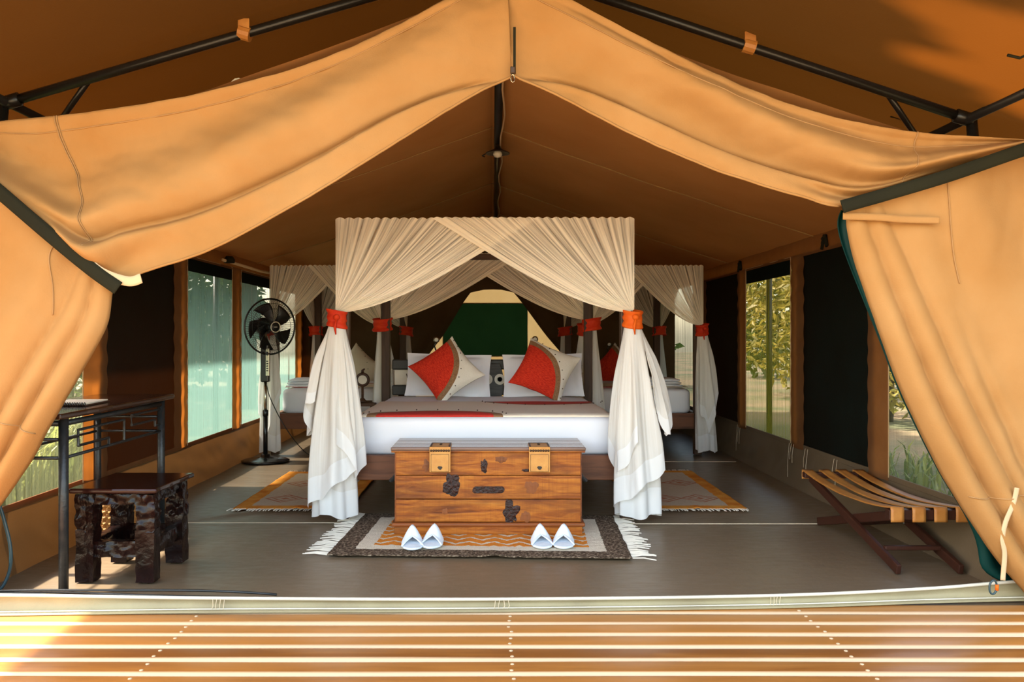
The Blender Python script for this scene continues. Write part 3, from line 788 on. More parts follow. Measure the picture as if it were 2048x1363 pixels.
for fn in (uL, uR):
    MB().tube([(lambda p: (p[0], p[1] - .005, p[2]))(fn(i / 90 * .6, 1.0)) for i in range(91)], .006, 6).build('edge_hem', M['canvas'], ent, smooth=True)
# zip at the peak
zp = W(1025, 152, ZC)
zt = W(1032, 60, ZC)
MB().box(((zp[0] + zt[0]) / 2, -.035, (zp[2] + zt[2]) / 2), (.012, .006, zt[2] - zp[2])).build('zip', M['strap'], ent)
zpo = MB().box((zp[0], -.045, zp[2] + .012), (.022, .014, .03)).build('zip_slider', M['stud'], ent, bevel=.003)
MB().tube([(zp[0] + .008 * math.cos(a * PI / 4), -.05, zp[2] - .025 + .018 * math.sin(a * PI / 4)) for a in range(8)], .0028, 6, closed=True).build('zip_pull', M['chrome'], zpo)
# ------------------------------------------------------------------ ridge pole, wire and lamps inside
rp = empty('inner_ridge', (.04, 8, 0), label='black ridge pole with a thin wire under the inner roof', cat='ridge pole')
MB().tube([(0, -4.1, 2.70), (0, 3.2, 2.70)], .028, 12).build('pole', M['pole'], rp, smooth=True)
MB().tube([(.03 + .012 * math.sin(k * 1.3), -4.1 + k * .3, 2.665) for k in range(25)], .006, 6).build('wire', M['strap_tan'], rp, smooth=True)
for yy, lab in ((6.6, 'dish-shaped ceiling lamp nearer the entrance, on the ridge pole'), (10.9, 'small ceiling lamp at the far end of the ridge pole')):
    lp = empty('ridge_lamp', (.04, yy, 2.665), label=lab, cat='lamp', group='lamps on the ridge pole')
    MB().lathe([(.02, .02), (.022, -.02), (.05, -.035), (.092, -.055), (.095, -.062), (.088, -.062), (.045, -.045), (.0, -.04)], 24).build('shade', M['lamp_shade'], lp, smooth=True)
    MB().lathe([(.018, -.04), (.034, -.055), (.036, -.07), (.025, -.088), (0, -.094)], 18).build('bulb', M['lamp_bulb'], lp, smooth=True)
    MB().tube([(-.09, 0, -.06), (-.12, .02, -.075), (-.10, .03, -.08)], .005, 6).build('clip_wire', M['lamp_shade'], lp)

# ------------------------------------------------------------------ beds
def net_panel(corner, end, tie, yoff, sag, amp, nfold, span=.68):
    c, e, t_ = Vector(corner), Vector(end), Vector(tie)
    d = (e - c); L_ = d.length; d.normalize(); out = Vector((d.y, -d.x, 0))
    e2 = c + d * L_ * span
    def fn(u, v):
        top = c.lerp(e2, u); bot = t_ + d * (.045 * (u - .3)) + Vector((0, 0, .02 * (1 - u) - .01))
        vv = v ** (1 - .12 * u)
        p = top.lerp(bot, vv)
        p.z -= sag * u * 4 * v * (1 - v) * (.5 + .5 * v) + .012 * abs(math.sin(u * nfold * PI)) * (1 - v) ** 6 * -1
        f = amp * math.sin(u * nfold * 2 * PI + 2 * nz(u * 5, v)) * (1 - .7 * v) * min(1, v * 5 + .25)
        p += out * (f + yoff * (1 - .5 * v))
        return tuple(p)
    return fn
def tail_sheet(c, z0, z1, r0, r1, a0, a1, hemf, nf, seed, lean=(0, 0), sq=.7):
    def fn(u, v):
        a = lerp(a0, a1, u); zb = hemf(u); z = lerp(z0, zb, v); k = v
        r = lerp(r0, r1, math.sin(k * PI * .42) / math.sin(PI * .42)) * (1 + (.16 * math.sin(u * nf * 2 * PI + seed + 1.5 * nz(u * 3, v * 1.5, seed)) + .10 * nz(u * 9, v * 2.5, seed)) * sstep(.02, .4, v))
        return (c[0] + lean[0] * k + r * math.cos(a), c[1] + lean[1] * k + sq * r * math.sin(a), z)
    return MB().grid(fn, 72, 40)
def sash(c, z, r, par, mat_, knot=True, seed=0):
    b = MB()
    def fn(u, v):
        a = u * 2 * PI; rr = r * (1 + .05 * math.sin(v * 15 + 3 * nz(u * 3, seed)) + .09 * nz(u * 6, v * 5, seed)) * (1.04 - .1 * math.sin(v * PI))
        return (c[0] + rr * math.cos(a), c[1] + .9 * rr * math.sin(a), z + .065 * (v - .5) * 2 * .85 + .012 * math.sin(a + seed))
    o = b.grid(fn, 36, 12).build('sash', mat_, par, smooth=True, solid=.004)
    if knot:
        k = MB(); k.lathe([(0, -.02), (.018, -.012), (.022, 0), (.016, .014), (0, .02)], 10, c=(c[0] + .01, c[1] - r * 1.02, z + .01))
        k.tube([(c[0] + .01, c[1] - r * 1.05, z), (c[0] + .0, c[1] - r * 1.1, z - .05), (c[0] + .005, c[1] - r * 1.02, z - .10)], [.008, .010, .004], 6)
        k.build('knot', mat_, o, smooth=True)
    return o

def make_bed(name, cx, y0, y1, hw, zc, label, mlabel, netlabel, main=False):
    """four-poster with canopy frame; posts at +-hw, y0..y1; net hung from canopy"""
    bed = empty(name, (cx, y0, 0), label=label, cat='bed', group='canopy beds')
    Ld = y1 - y0; ps = .075
    pst = MB().box((0, 0, zc / 2), (ps, ps, zc)).build('post', M['wood_post'], bed, bevel=.006)
    pst.location = (-hw, 0, 0)
    for x, yy in ((hw, 0), (-hw, Ld), (hw, Ld)): inst(pst, bed, (x, yy, 0))
    rl = MB().box((0, 0, 0), (2 * hw - ps, .055, .16)).build('side_board', M['wood_rail'], bed, bevel=.005); rl.location = (0, 0, .335); inst(rl, bed, (0, Ld, .335))
    rs = MB().box((0, 0, 0), (.055, Ld - ps, .16)).build('side_board', M['wood_rail_y'], bed, bevel=.005); rs.location = (-hw, Ld / 2, .335); inst(rs, bed, (hw, Ld / 2, .335))
    tr_ = MB().box((0, 0, 0), (2 * hw - ps, .05, .05)).build('canopy_rail', M['wood_dark'], bed, bevel=.004); tr_.location = (0, 0, zc - .028); inst(tr_, bed, (0, Ld, zc - .028))
    ts = MB().box((0, 0, 0), (.05, Ld - ps, .05)).build('canopy_rail', M['wood_rail_y'], bed, bevel=.004); ts.location = (-hw, Ld / 2, zc - .028); inst(ts, bed, (hw, Ld / 2, zc - .028))
    if main: inst(tr_, bed, (0, Ld * .55, zc - .035))
    sl = MB().box((0, 0, 0), (2 * hw - .04, .09, .025)).build('slat', M['wood_dark'], bed)
    sl.location = (0, .25, .395)
    for k in range(1, 6): inst(sl, bed, (0, .25 + k * (Ld - .5) / 5, .395))
    # mattress with tucked white sheet
    mw, my0, my1, z0, z1 = hw - .045, .06, Ld - .05, .41, .65
    def mf():
        b = MB(); n = 28; prof = []
        R = .05
        for k in range(7):
            a = k / 6 * PI / 2; prof.append((R - R * math.sin(a), z1 - R + R * math.cos(a)))
        return prof
    b = MB(); ringN = 96; rows = []
    def outline(t, ins):                               # rounded rectangle
        hx, hy = mw - ins, (my1 - my0) / 2 - ins; r = .07
        per = [(hx - r, -hy), (hx, -hy + r), (hx, hy - r), (hx - r, hy), (-hx + r, hy), (-hx, hy - r), (-hx, -hy + r), (-hx + r, -hy)]
        segs = []
        for (cx_, cy_), a in (((hx - r, -hy + r), -PI / 2), ((hx - r, hy - r), 0), ((-hx + r, hy - r), PI / 2), ((-hx + r, -hy + r), PI)):
            for k in range(8): segs.append((cx_ + r * math.cos(a + k / 7 * PI / 2), cy_ + r * math.sin(a + k / 7 * PI / 2)))
        return segs
    prof = [(.02, z0), (0, z0 + .02), (0, z0 + .08), (0, z0 + .14)] + [(.045 * (1 - math.sin(k / 5 * PI / 2)) * 0 + .045 * (1 - math.cos(k / 5 * PI / 2)), z1 - .045 + .045 * math.sin(k / 5 * PI / 2)) for k in range(6)] + [(.15, z1 + .006), (.35 * min(1, hw), z1 + .012)]
    P = []; fs = []; n = 32
    for ins, z in prof:
        for (x, yy) in outline(0, ins): P.append((x + .004 * nz(x * 5, yy * 5, z * 9), yy + (my0 + my1) / 2, z))
    for i in range(len(prof) - 1):
        for k in range(n): fs.append((i * n + k, i * n + (k + 1) % n, (i + 1) * n + (k + 1) % n, (i + 1) * n + k))
    fs.append(tuple((len(prof) - 1) * n + k for k in range(n)))
    mo = b.add(P, fs).build('mattress', M['white'], smooth=True); mo.location = (cx, y0, 0)
    tag(mo, mlabel, 'mattress', 'white-sheeted mattresses')
    # net
    net = empty('mosquito_net', (cx, y0, 0), label=netlabel, cat='mosquito net', group='mosquito nets on the canopy beds')
    zt = 1.29 if main else 1.25; e = .045
    cs = {'fl': (-hw, 0), 'fr': (hw, 0), 'bl': (-hw, Ld), 'br': (hw, Ld)}
    ztop = zc + .004
    for key, (x, yy) in cs.items():
        sx = -1 if x < 0 else 1; front = yy == 0; sy = -1 if front else 1
        off = .055
        tie = (x + sx * .03, yy + sy * off, zt + .05)
        # panels along x and along y
        for along in 'xy':
            if along == 'x':
                c = (x + sx * e, yy + sy * .034, ztop); en = (-x, yy + sy * .034, ztop); yo = (.012 if sx < 0 else -.02) * 1.0
                yo = (.010 if sx < 0 else .034) * (1 if (sx > 0) == front else 1)
            else:
                c = (x + sx * .04, yy + sy * .02, ztop); en = (x + sx * .04, Ld - yy, ztop); yo = .012 if front else .03
            d = Vector(en) - Vector(c); outv = Vector((d.y, -d.x, 0)).normalized()
            want = Vector((0, sy, 0)) if along == 'x' else Vector((sx, 0, 0))
            yo = yo if outv.dot(want) > 0 else -yo
            fn = net_panel(c, en, tie, yo, 0.10 if along == 'x' else .08, .0055, 22 if main else 16, .69 if along == 'x' else .6)
            MB().grid(fn, 150 if main else 100, 26).build('drape', M['net'], net, smooth=True)
        # tails below the sash
        tc = (x + sx * .035, yy + sy * .055, 0); lean = (.035 if sx > 0 else .0, sy * .03)
        sd_ = hash(key) % 7 if False else {'fl': 1, 'fr': 2, 'bl': 3, 'br': 4}[key] + (10 if main else 0) + (5 if cx > .5 else 0)
        zt0 = zt - .045
        r1 = .165 if main else .115
        if main and not front: r1 = .13
        zb = .02 if front else .02
        hem1 = lambda u, zb=zb, s=sd_: zb + .012 + .03 * abs(math.sin(u * 2 * PI * 1.5 + s)) ** 2
        tail_sheet(tc, zt0, zb, .05, r1 * .82, 0, 2 * PI, hem1, 7, sd_, lean, .62).build('tail', M['tail'], net, smooth=True)
        if main and front:
            hA = lambda u, s=sd_: lerp(.52, .78, abs(2 * u - .9)) + .03 * math.sin(u * 19 + s)
            hB = lambda u, s=sd_: lerp(.28, .52, abs(2 * u - 1.05)) + .02 * math.sin(u * 15 + s)
            hC = lambda u, s=sd_: lerp(.10, .34, u) + .015 * math.sin(u * 13)
            oa = (PI * .62, PI * 1.25) if sx < 0 else (-PI * .35, PI * .15)
            ib = (-PI * .45, PI * .1) if sx < 0 else (PI * .85, PI * 1.45)
            tail_sheet(tc, zt0, .5, .053, r1 * 1.12, oa[0], oa[1], hA, 2.5, sd_ + 3, lean, .8).build('tail', M['tail'], net, smooth=True)
            tail_sheet(tc, zt0, .3, .053, r1 * 1.05, ib[0], ib[1], hB, 2.5, sd_ + 5, lean, .8).build('tail', M['tail'], net, smooth=True)
            tail_sheet(tc, zt0, .2, .055, r1 * .98, PI * 1.12, PI * 1.80, hC, 2.2, sd_ + 8, lean, .85).build('tail', M['tail'], net, smooth=True)
        elif front:
            hA = lambda u, s=sd_: lerp(.25, .6, abs(2 * u - 1)) + .03 * math.sin(u * 19 + s)
            tail_sheet(tc, zt0, .4, .053, r1 * 1.0, PI * 1.1, PI * 1.9, hA, 2.5, sd_ + 3, lean, .9).build('tail', M['tail'], net, smooth=True)
        sash((tc[0], tc[1] - (.0 if front else .035), 0), zt, .062 if front else .085, net, M['sash_sunlit_orange'] if (main and key == 'fr') else M['sash'], front, sd_)
    return bed, mo, net, Ld

ZM0, ZM1, XM = 5.47, 7.64, -.05
bed, matt, net, Ld = make_bed('canopy_bed', XM, ZM0, ZM1, .91, 1.925, 'large dark wooden four-poster bed behind the pine chest',
    'wide white-sheeted mattress of the large bed', 'sheer cream mosquito net crossed over the front of the large bed', True)
bl, ml, nl, LdL = make_bed('canopy_bed', -1.65, 8.5, 10.6, .53, 1.88, 'narrow four-poster bed at the back behind the standing fan',
    'narrow white mattress on the back bed behind the fan', 'cream mosquito net on the back bed behind the fan')
br, mr, nr, LdR = make_bed('canopy_bed', 1.50, 8.5, 10.6, .555, 1.88, 'narrow four-poster bed at the back by the shaded wall',
    'narrow white mattress on the back bed by the shaded wall', 'cream mosquito net on the back bed by the shaded wall')

# headboard of the large bed
hbz = .62
MB().box((0, Ld - .03, .98 - .05), (1.70, .035, .09)).build('headboard_bar', M['black_cloth'], bed, bevel=.01)
MB().box((0, Ld - .03, .70), (1.70, .035, .09)).build('headboard_bar', M['black_cloth'], bed, bevel=.01)
for sg in (-1, 1):
    pnl = MB().box((sg * .62, Ld - .03, .815), (.42, .028, .14)).build('carved_panel', M['bone'], bed, bevel=.01)
    b = MB()
    for k in range(4): b.box((sg * .62 - .12 * sg + k * .07 * sg, Ld - .047, .805), (.008, .006, .09), ry=.25 * (-1) ** k)
    b.build('carved_legs', M['leather_trim'], pnl)
    for k in range(8): MB().lathe([(0, -.005), (.006, 0), (0, .005)], 8, c=(sg * (.86 - .008), Ld - .05, .68 + k * .035)).build('bead', M['bone'], bed)
msk = [( -.075, .66), (-.04, .60), (.04, .60), (.085, .67), (.095, .80), (.075, .88), (.06, .94), (-.06, .94), (-.085, .87), (-.095, .78)]
mk = MB().prism(msk, Ld - .085, Ld - .055, lambda x, z, yy: (x + .06, yy, z)).build('carved_mask', M['grey_wood'], bed, bevel=.008, label='grey carved plaque with ring eyes')
for sx in (-.052, .060):
    e_ = MB().lathe([(.022, .0), (.022, .012), (.046, .012), (.048, .0)], 24, c=(sx + .055, Ld - .10, .80), axis='Y').build('ring_eye', M['bone'], mk, smooth=False)
    MB().lathe([(0, .0), (.020, .0), (.020, .01), (0, .01)], 18, c=(sx + .058, Ld - .10, .80), axis='Y').build('pupil', M['black'], mk)

# runner, pillows, cushions
def runner_f(u, v):
    x = lerp(-.875, .875, u); yy = lerp(-.55, .55, v); z = .6655 + .003 * nz(x * 4, yy * 4)
    ex = max(0, abs(x) - .83); z -= ex * 2.2
    if v < .04: z -= (.04 - v) * .35
    return (x, yy, z)
ru = MB().grid(runner_f, 80, 40).build('bed_runner', M['runner'], smooth=True, solid=.006); ru.location = (XM, 6.12, 0)
tag(ru, 'cream runner with red half discs laid across the large bed', 'bed runner')
b = MB()
for k in range(11):
    a = PI * k / 10; b.lathe([(0, -.004), (.006, 0), (0, .006)], 8, c=(-.33 + .47 * math.cos(a), -.53 + .28 * math.sin(a), .672))
    b.lathe([(0, -.004), (.006, 0), (0, .006)], 8, c=(.44 + .47 * math.cos(a), .53 - .33 * math.sin(a), .672))
b.build('bead', M['stud'], ru)

def pillow_mesh(wd, ht, th, n=28, pinch=.10, flange=0, seed=0):
    def side(s_):
        def fn(u, v):
            a, c = 2 * u - 1, 2 * v - 1
            k = 1 - pinch * (1 - abs(a) ** 2) * abs(c) ** 3
            k2 = 1 - pinch * (1 - abs(c) ** 2) * abs(a) ** 3
            x, z = a * wd / 2 * k2, c * ht / 2 * k
            ai, ci = min(1, abs(a) * (1 + flange)), min(1, abs(c) * (1 + flange))
            t_ = th / 2 * ((1 - ai ** 2.4) * (1 - ci ** 2.4)) ** .55
            t_ += .006 * nz(a * 3, c * 3, seed) * (1 if t_ > .005 else .6)
            return (x, s_ * max(.003, t_) + .006 * nz(a * 2.2, c * 2.2, seed + 4), z)
        return fn
    b = MB(); b.grid(side(-1), n, n); b.grid(side(1), n, n, flip=True); return b
for px, lab, sd_, wd in ((897, 'white pillow under the red cushion nearer the fan side', 1, .74), (1086, 'white pillow under the red cushion nearer the luggage rack side', 2, .70)):
    p = pillow_mesh(wd, .40, .17, flange=.16, pinch=.04, seed=sd_).build('pillow', M['white'], smooth=True)
    x = (px - CX) / F * 7.36; p.location = (x, 7.36, .66 + .185); p.rotation_euler = (math.radians(-24), math.radians(1.5 if sd_ == 1 else -1), 0)
    tag(p, lab, 'pillow', 'white pillows on the large bed')
def make_cushion(loc, rot, lab, s=.46, group='red quarter-disc cushions', mat_='cushion'):
    t = empty('cushion', loc, label=lab, cat='cushion', group=group); t.rotation_euler = rot
    pillow_mesh(s, s, .16, pinch=.11, seed=int(abs(loc[0]) * 10)).build('cover', M[mat_], t, smooth=True)
    b = MB()
    for k in range(9):
        a = (k + .5) / 9 * PI / 2; u, v = .985 * math.cos(a), .985 * math.sin(a)
        aa, cc = 2 * u - 1, 2 * v - 1
        t_ = .08 * ((1 - abs(aa) ** 2.4) * (1 - abs(cc) ** 2.4)) ** .55
        b.lathe([(0, -.006), (.006, 0), (0, .006)], 8, c=(aa * s / 2 * .97, -t_ - .004, cc * s / 2 * .97))
    b.build('bead', M['stud'], t)
    return t
def cush_at(px, py, Z, deg, lab, s=.46, tilt=-28, mat_='cushion', group='red quarter-disc cushions'):
    x, yy, z = W(px, py, Z)
    from mathutils import Euler, Matrix
    R = Matrix.Rotation(math.radians(tilt), 4, 'X') @ Matrix.Rotation(math.radians(deg), 4, 'Y')
    return make_cushion((x, yy, z), R.to_euler(), lab, s, group, mat_)
# UV origin is the lower-left corner; turning it to point left puts the red quarter disc at that corner
cush_at(893, 741, 7.02, 52, 'red and cream cushion with its top corner up, nearer the fan side')
cush_at(1090, 740, 7.02, 25, 'red and cream cushion tilted toward the luggage rack side')
cush_at(715, 742, 10.1, 40, 'plain tan cushion on the back bed behind the fan', .5, -15, 'cream', 'tan cushions')
cush_at(1232, 742, 10.1, 45, 'dark red cushion on the back bed by the shaded wall', .5, -15)
# folded towel and blanket on back beds
def folded(name, loc, d, lab, cat):
    t = empty(name, loc, label=lab, cat=cat)
    for k in range(3):
        MB().grid(lambda u, v, k=k: (lerp(-d[0] / 2, d[0] / 2, u) * (1 - .05 * k), lerp(-d[1] / 2, d[1] / 2, v) * (1 - .05 * k), .012 + k * .028 + .02 * (1 - (2 * u - 1) ** 4) * (1 - (2 * v - 1) ** 4) + .004 * nz(u * 5, v * 5, k)), 16, 12).build('fold', M['white'], t, smooth=True, solid=.014)
    return t
folded('folded_towel', (-1.95, 8.85, .66), (.34, .3, 0), 'small folded white towel on the back bed behind the fan', 'towel')
folded('folded_towel', (1.72, 8.95, .66), (.5, .35, 0), 'folded white towel on the back bed by the shaded wall', 'towel')
for (cx, hw_, lab) in ((-1.65, .53, 'brown-edged runner on the back bed behind the fan'), (1.50, .555, 'brown-edged runner on the back bed by the shaded wall')):
    o = MB().grid(lambda u, v: (lerp(-hw_ + .05, hw_ - .05, u), lerp(-.35, .35, v), .664 + .002 * nz(u * 9, v * 5)), 30, 14).build('bed_runner', M['runner'], smooth=True, solid=.005)
    o.location = (cx, 9.05, 0); tag(o, lab, 'bed runner')

# reading lamps and bedside ornament
for px, py, Z, lab in ((873, 679, 7.95, 'small round reading lamp above the bedhead nearer the fan side'), (1070, 678, 7.95, 'small round reading lamp above the bedhead beside the tilted cushion'), (1218, 688, 10.75, 'tiny reading lamp over the back bed by the shaded wall')):
    x, yy, z = W(px, py, Z); t = empty('reading_lamp', (x, yy, 0), label=lab, cat='lamp', group='reading lamps over the bedheads')
    MB().tube([(0, .02, 0), (0, .02, z - .12), (-.02, .015, z - .06), (0, 0, z)], .007, 8).build('stem', M['black'], t, smooth=True)
    h_ = MB().lathe([(.0, .0), (.022, .0), (.03, .015), (.02, .04), (0, .05)], 18, c=(0, -.02, z), axis='Y').build('lamp_head', M['chrome'], t, smooth=True)
    MB().lathe([(0, -.003), (.018, -.002), (.018, .002), (0, .002)], 16, c=(0, -.021, z), axis='Y').build('lens', M['bone'], h_)
bt = empty('bedside_table', (-1.22, 7.75, 0), label='small dark bedside table beside the large bed', cat='table')
MB().box((0, 0, .57), (.34, .34, .03)).build('table_top', M['wood_dark'], bt, bevel=.006)
lg = MB().box((0, 0, .2775), (.035, .035, .555)).build('leg', M['wood_post'], bt, bevel=.004); lg.location = (-.14, -.14, 0)
for a, c in ((.14, -.14), (.14, .14), (-.14, .14)): inst(lg, bt, (a, c, 0))
x, yy, z = W(725, 759, 7.7)
orn = empty('table_figurine', (x, yy, .585), label='dark wooden figure with a round white disc on the bedside table', cat='figurine')  # stands for a small dark wooden figure with a white disc
b = MB(); b.lathe([(.04, 0), (.05, .006), (.03, .02), (.012, .04), (.012, z - .585 - .05)], 16); b.build('stand', M['wood_dark'], orn, smooth=True)
rim = MB().lathe([(.0, .03), (.06, .03), (.066, .01), (.058, -.012), (.044, -.012), (.042, -.002), (0, -.002)], 24, c=(0, 0, z - .585), axis='Y').build('rim', M['leather_trim'], orn, smooth=True)
MB().lathe([(0, -.004), (.041, -.004), (.041, -.001), (0, -.001)], 24, c=(0, 0, z - .585), axis='Y').build('face', M['bone'], rim)
MB().tube([(0, 0, z - .585 + .06), (.0, 0, z - .585 + .085), (.02, 0, z - .585 + .10)], [.014, .012, .006], 8).build('finial', M['wood_red'], orn, smooth=True)

# ------------------------------------------------------------------ chest
ch = empty('wooden_chest', (-.025, 5.21, .012), label='rustic knotted pine chest with two leather hasps at the bed foot', cat='chest')
cw, cd = 1.095, .42
fy = -cd / 2
zs = [.07, .205, .345, .482]
for a in range(3):
    b = MB(); h_ = zs[a + 1] - zs[a] - .003
    o = b.box((0, fy + .012, (zs[a] + zs[a + 1]) / 2), (cw, .024, h_)).build('plank', M['chest'], ch, bevel=.004)
    o = MB().box((0, -fy - .012, (zs[a] + zs[a + 1]) / 2), (cw, .024, h_)).build('plank', M['chest'], ch, bevel=.004)
    for sg in (-1, 1):
        MB().box((sg * (cw / 2 - .012), 0, (zs[a] + zs[a + 1]) / 2), (.024, cd - .05, h_)).build('plank', M['chest_dark'], ch, bevel=.004)
for sg in (-1, 1): MB().box((sg * (cw / 2 + .001), fy + .004, .276), (.008, .014, .41)).build('corner_edge', M['chest_dark'], ch, bevel=.003)
MB().box((0, 0, .0225), (cw + .015, cd + .015, .045)).build('plinth', M['chest'], ch, bevel=.004)
b = MB(); b.box((0, 0, .0575), (cw + .045, cd + .045, .024)); b.build('base_moulding', M['chest_dark'], ch, bevel=.009, seg=4)
MB().box((0, .004, .02), (cw - .08, cd - .06, .03)).build('bottom_board', M['chest_dark'], ch)
ld = MB()
for q in range(3): pass
lid = MB().box((0, .012, .487), (cw + .05, cd + .05, .012)).build('lid_moulding', M['chest'], ch, bevel=.005)
lw = (cd + .055) / 3
for q in range(3):
    MB().box((0, .012 + (q - 1) * lw, .502), (cw + .055, lw - .002, .022)).build('lid_board', M['chest_lid'], ch, bevel=.007, seg=3)
# hand slot
def gouge(name, cx, cz, rx, rz_, seed, mat_, out=.004, depth=.012, n=28, rings=7):
    P = []; fs = []
    for r in range(rings):
        k = r / (rings - 1)
        for i in range(n):
            a = 2 * PI * i / n; w_ = 1 + .55 * nz(math.cos(a) * 1.5, math.sin(a) * 1.5, seed) + .30 * nz(math.cos(a) * 5, math.sin(a) * 5, seed)
            x = cx + rx * k * w_ * math.cos(a); z = cz + rz_ * k * w_ * math.sin(a)
            P.append((x, fy - .0012 - out * .3 * (1 - k ** 3) - depth * .35 * (1 - k ** 2) * max(0, nz(x * 55, z * 75, seed)), z))
    for r in range(rings - 1):
        for i in range(n): fs.append((r * n + i, r * n + (i + 1) % n, (r + 1) * n + (i + 1) % n, (r + 1) * n + i))
    return MB().add(P, fs).build(name, mat_, ch, smooth=True)
def cpx(px, py): p = W(px, py, 5.0); return p[0] + .025, p[2] - .012
x, z = cpx(977, 979)
slot = []
for k in range(28):
    a = 2 * PI * (k + .5) / 28; slot.append((x + (.074 if math.cos(a) > 0 else -.074) + .021 * math.cos(a), z + .021 * math.sin(a) + .003 * math.cos(a)))
MB().prism(slot, fy - .003, fy + .01, lambda a, c, yy: (a, yy, c)).build('hand_slot', M['burl'], ch, bevel=.002)
for px, py, rx, rz_, sd_ in ((905, 970, .050, .066, 1), (1022, 1025, .045, .064, 2), (968, 930, .022, .036, 3), (1058, 940, .048, .010, 4), (842, 1052, .085, .012, 5), (1125, 1050, .060, .012, 6)):
    x, z = cpx(px, py); gouge('burl', x, z, rx, rz_, sd_, M['burl'], depth=.016)
for px, py, rx, rz_, sd_ in ((1062, 973, .038, .042, 11), (1002, 918, .034, .018, 12), (890, 1022, .018, .018, 13), (1052, 1032, .030, .032, 14), (852, 930, .018, .030, 15)):
    x, z = cpx(px, py); gouge('knot', x, z, rx, rz_, sd_, M['knot'], out=.0015, depth=.004)
# leather hasps
for px in (880, 1079):
    x = (px - CX) / F * 4.97 + .025
    h_ = MB()
    h_.box((x, fy - .034, .437), (.124, .006, .135)); h_.box((x, fy + .055, .516), (.124, .19, .007))
    h_.box((x, fy - .034, .507), (.124, .008, .018))
    h_ = h_.build('hasp', M['leather'], ch, bevel=.004)
    b = MB()
    for k in range(8): b.lathe([(.0075, 0), (.006, -.004), (0, -.006)], 10, c=(x - .052 + k * .0149, fy - .039, .497), axis='Y')
    b.build('stud', M['stud'], h_)
    b = MB()
    for sg in (-1, 1): b.box((x + sg * .055, fy + .055, .520), (.010, .18, .004))
    b.box((x, fy + .14, .520), (.11, .010, .004)); b.build('edging', M['leather_trim'], h_)
    b = MB(); b.tube([(x - .052, fy - .0385, .375), (x + .052, fy - .0385, .375), (x + .052, fy - .0385, .475), (x - .052, fy - .0385, .475)], .0015, 5, closed=True); b.build('stitching', M['leather_trim'], h_)
    MB().prism([(-.015, .004), (-.008, .011), (.010, .010), (.015, .002), (.004, -.010), (-.006, -.008)], fy - .040, fy - .036, lambda a, c, yy, x=x: (x + a, yy, .395 + c)).build('keyhole', M['black'], h_)
    b = MB()
    for k in range(2): b.lathe([(0, .005), (.008, .003), (.009, 0)], 10, c=(x, fy + .05 + k * .05, .5195))
    b.build('rivet', M['stud'], h_)
for sg in (-1, 1):
    MB().tube([(sg * (cw / 2 + .004 + .045 * math.sin(a * PI / 8)), fy + .12 + .16 * a / 8, .335 - .055 * math.sin(a * PI / 8) + .004 * math.sin(a * 5)) for a in range(9)], .014, 8).build('side_handle', M['iron'], ch, smooth=True)

# ------------------------------------------------------------------ rugs
def rug(name, corners, mat_fn, lab, fr_ends, fringe_len, amp):
    A, B, C, D = [Vector(c) for c in corners]            # near-left, near-right, far-right, far-left
    cen = (A + B + C + D) / 4; ex = ((B + C) - (A + D)) / 2; hx = ex.length / 2; hy = (((D + C) - (A + B)) / 2).length / 2
    ang = math.atan2(ex.y, ex.x)
    root = empty(name, (cen.x, cen.y, 0), ang, label=lab, cat='rug')
    MB().grid(lambda u, v: (lerp(-hx, hx, u) + .006 * nz(v * 9, u * 30, 2) * (1 if u in (0, 1) else 0), lerp(-hy, hy, v) + .006 * nz(u * 30, v * 9) * (1 if v in (0, 1) else 0),
        .007 + amp * (nz(u * 34, v * 34) + .6 * nz(u * 90, v * 90)) + .010 * math.exp(-((u - .55) / .03) ** 2) * (1 - sstep(0, .1, v))), 110, 90).build('weave', mat_fn(hx, hy), root, smooth=True, solid=.006)
    b = MB()
    def strand(p, d):
        L_ = fringe_len * random.uniform(.75, 1.15); q = Vector((d[0] + random.uniform(-.45, .45), d[1] + random.uniform(-.45, .45), 0)).normalized()
        q = (Vector(d) + q).normalized()
        sd2 = Vector((-q.y, q.x, 0)) * .0048; p = Vector(p)
        e1, e2 = p + q * L_ * .5, p + q * L_
        b.add([p - sd2, p + sd2, e1 - sd2 + Vector((0, 0, .006)), e1 + sd2 + Vector((0, 0, .006)), e2 - sd2 * .6, e2 + sd2 * .6,
               p + Vector((0, 0, .005)), e1 + Vector((0, 0, .011)), e2 + Vector((0, 0, .004))], [(0, 2, 7, 6), (6, 7, 3, 1), (2, 4, 8, 7), (7, 8, 5, 3)])
    n = 46
    for e_ in fr_ends:
        for k in range(n):
            t_ = (k + random.random() * .6) / n
            if e_ == 'L': strand((-hx + .002, lerp(-hy, hy, t_), .004), (-1, 0, 0))
            if e_ == 'R': strand((hx - .002, lerp(-hy, hy, t_), .004), (1, 0, 0))
            if e_ == 'N': strand((lerp(-hx, hx, t_), -hy + .002, .004), (.3 * (1 if cen.x > 0 else -1), -1, 0))
            if e_ == 'F': strand((lerp(-hx, hx, t_), hy - .002, .004), (0, 1, 0))
    o = b.build('fringe', M['fringe'], root); o['kind'] = 'stuff'
    return root
rug('woven_rug', [(-.883, 4.54, 0), (.739, 4.47, 0), (.785, 5.54, 0), (-.845, 5.61, 0)], rug_front_mat, 'brown-bordered rug with orange zigzag under the chest', 'LR', .125, .0035)
rug('woven_rug', [(-1.755, 5.76, 0), (-.98, 5.76, 0), (-.98, 7.35, 0), (-1.775, 7.35, 0)], lambda a, c: rug_side_mat(a, c, 1), 'orange-bordered rug by the bed side nearer the fan', 'NF', .07, .0015)
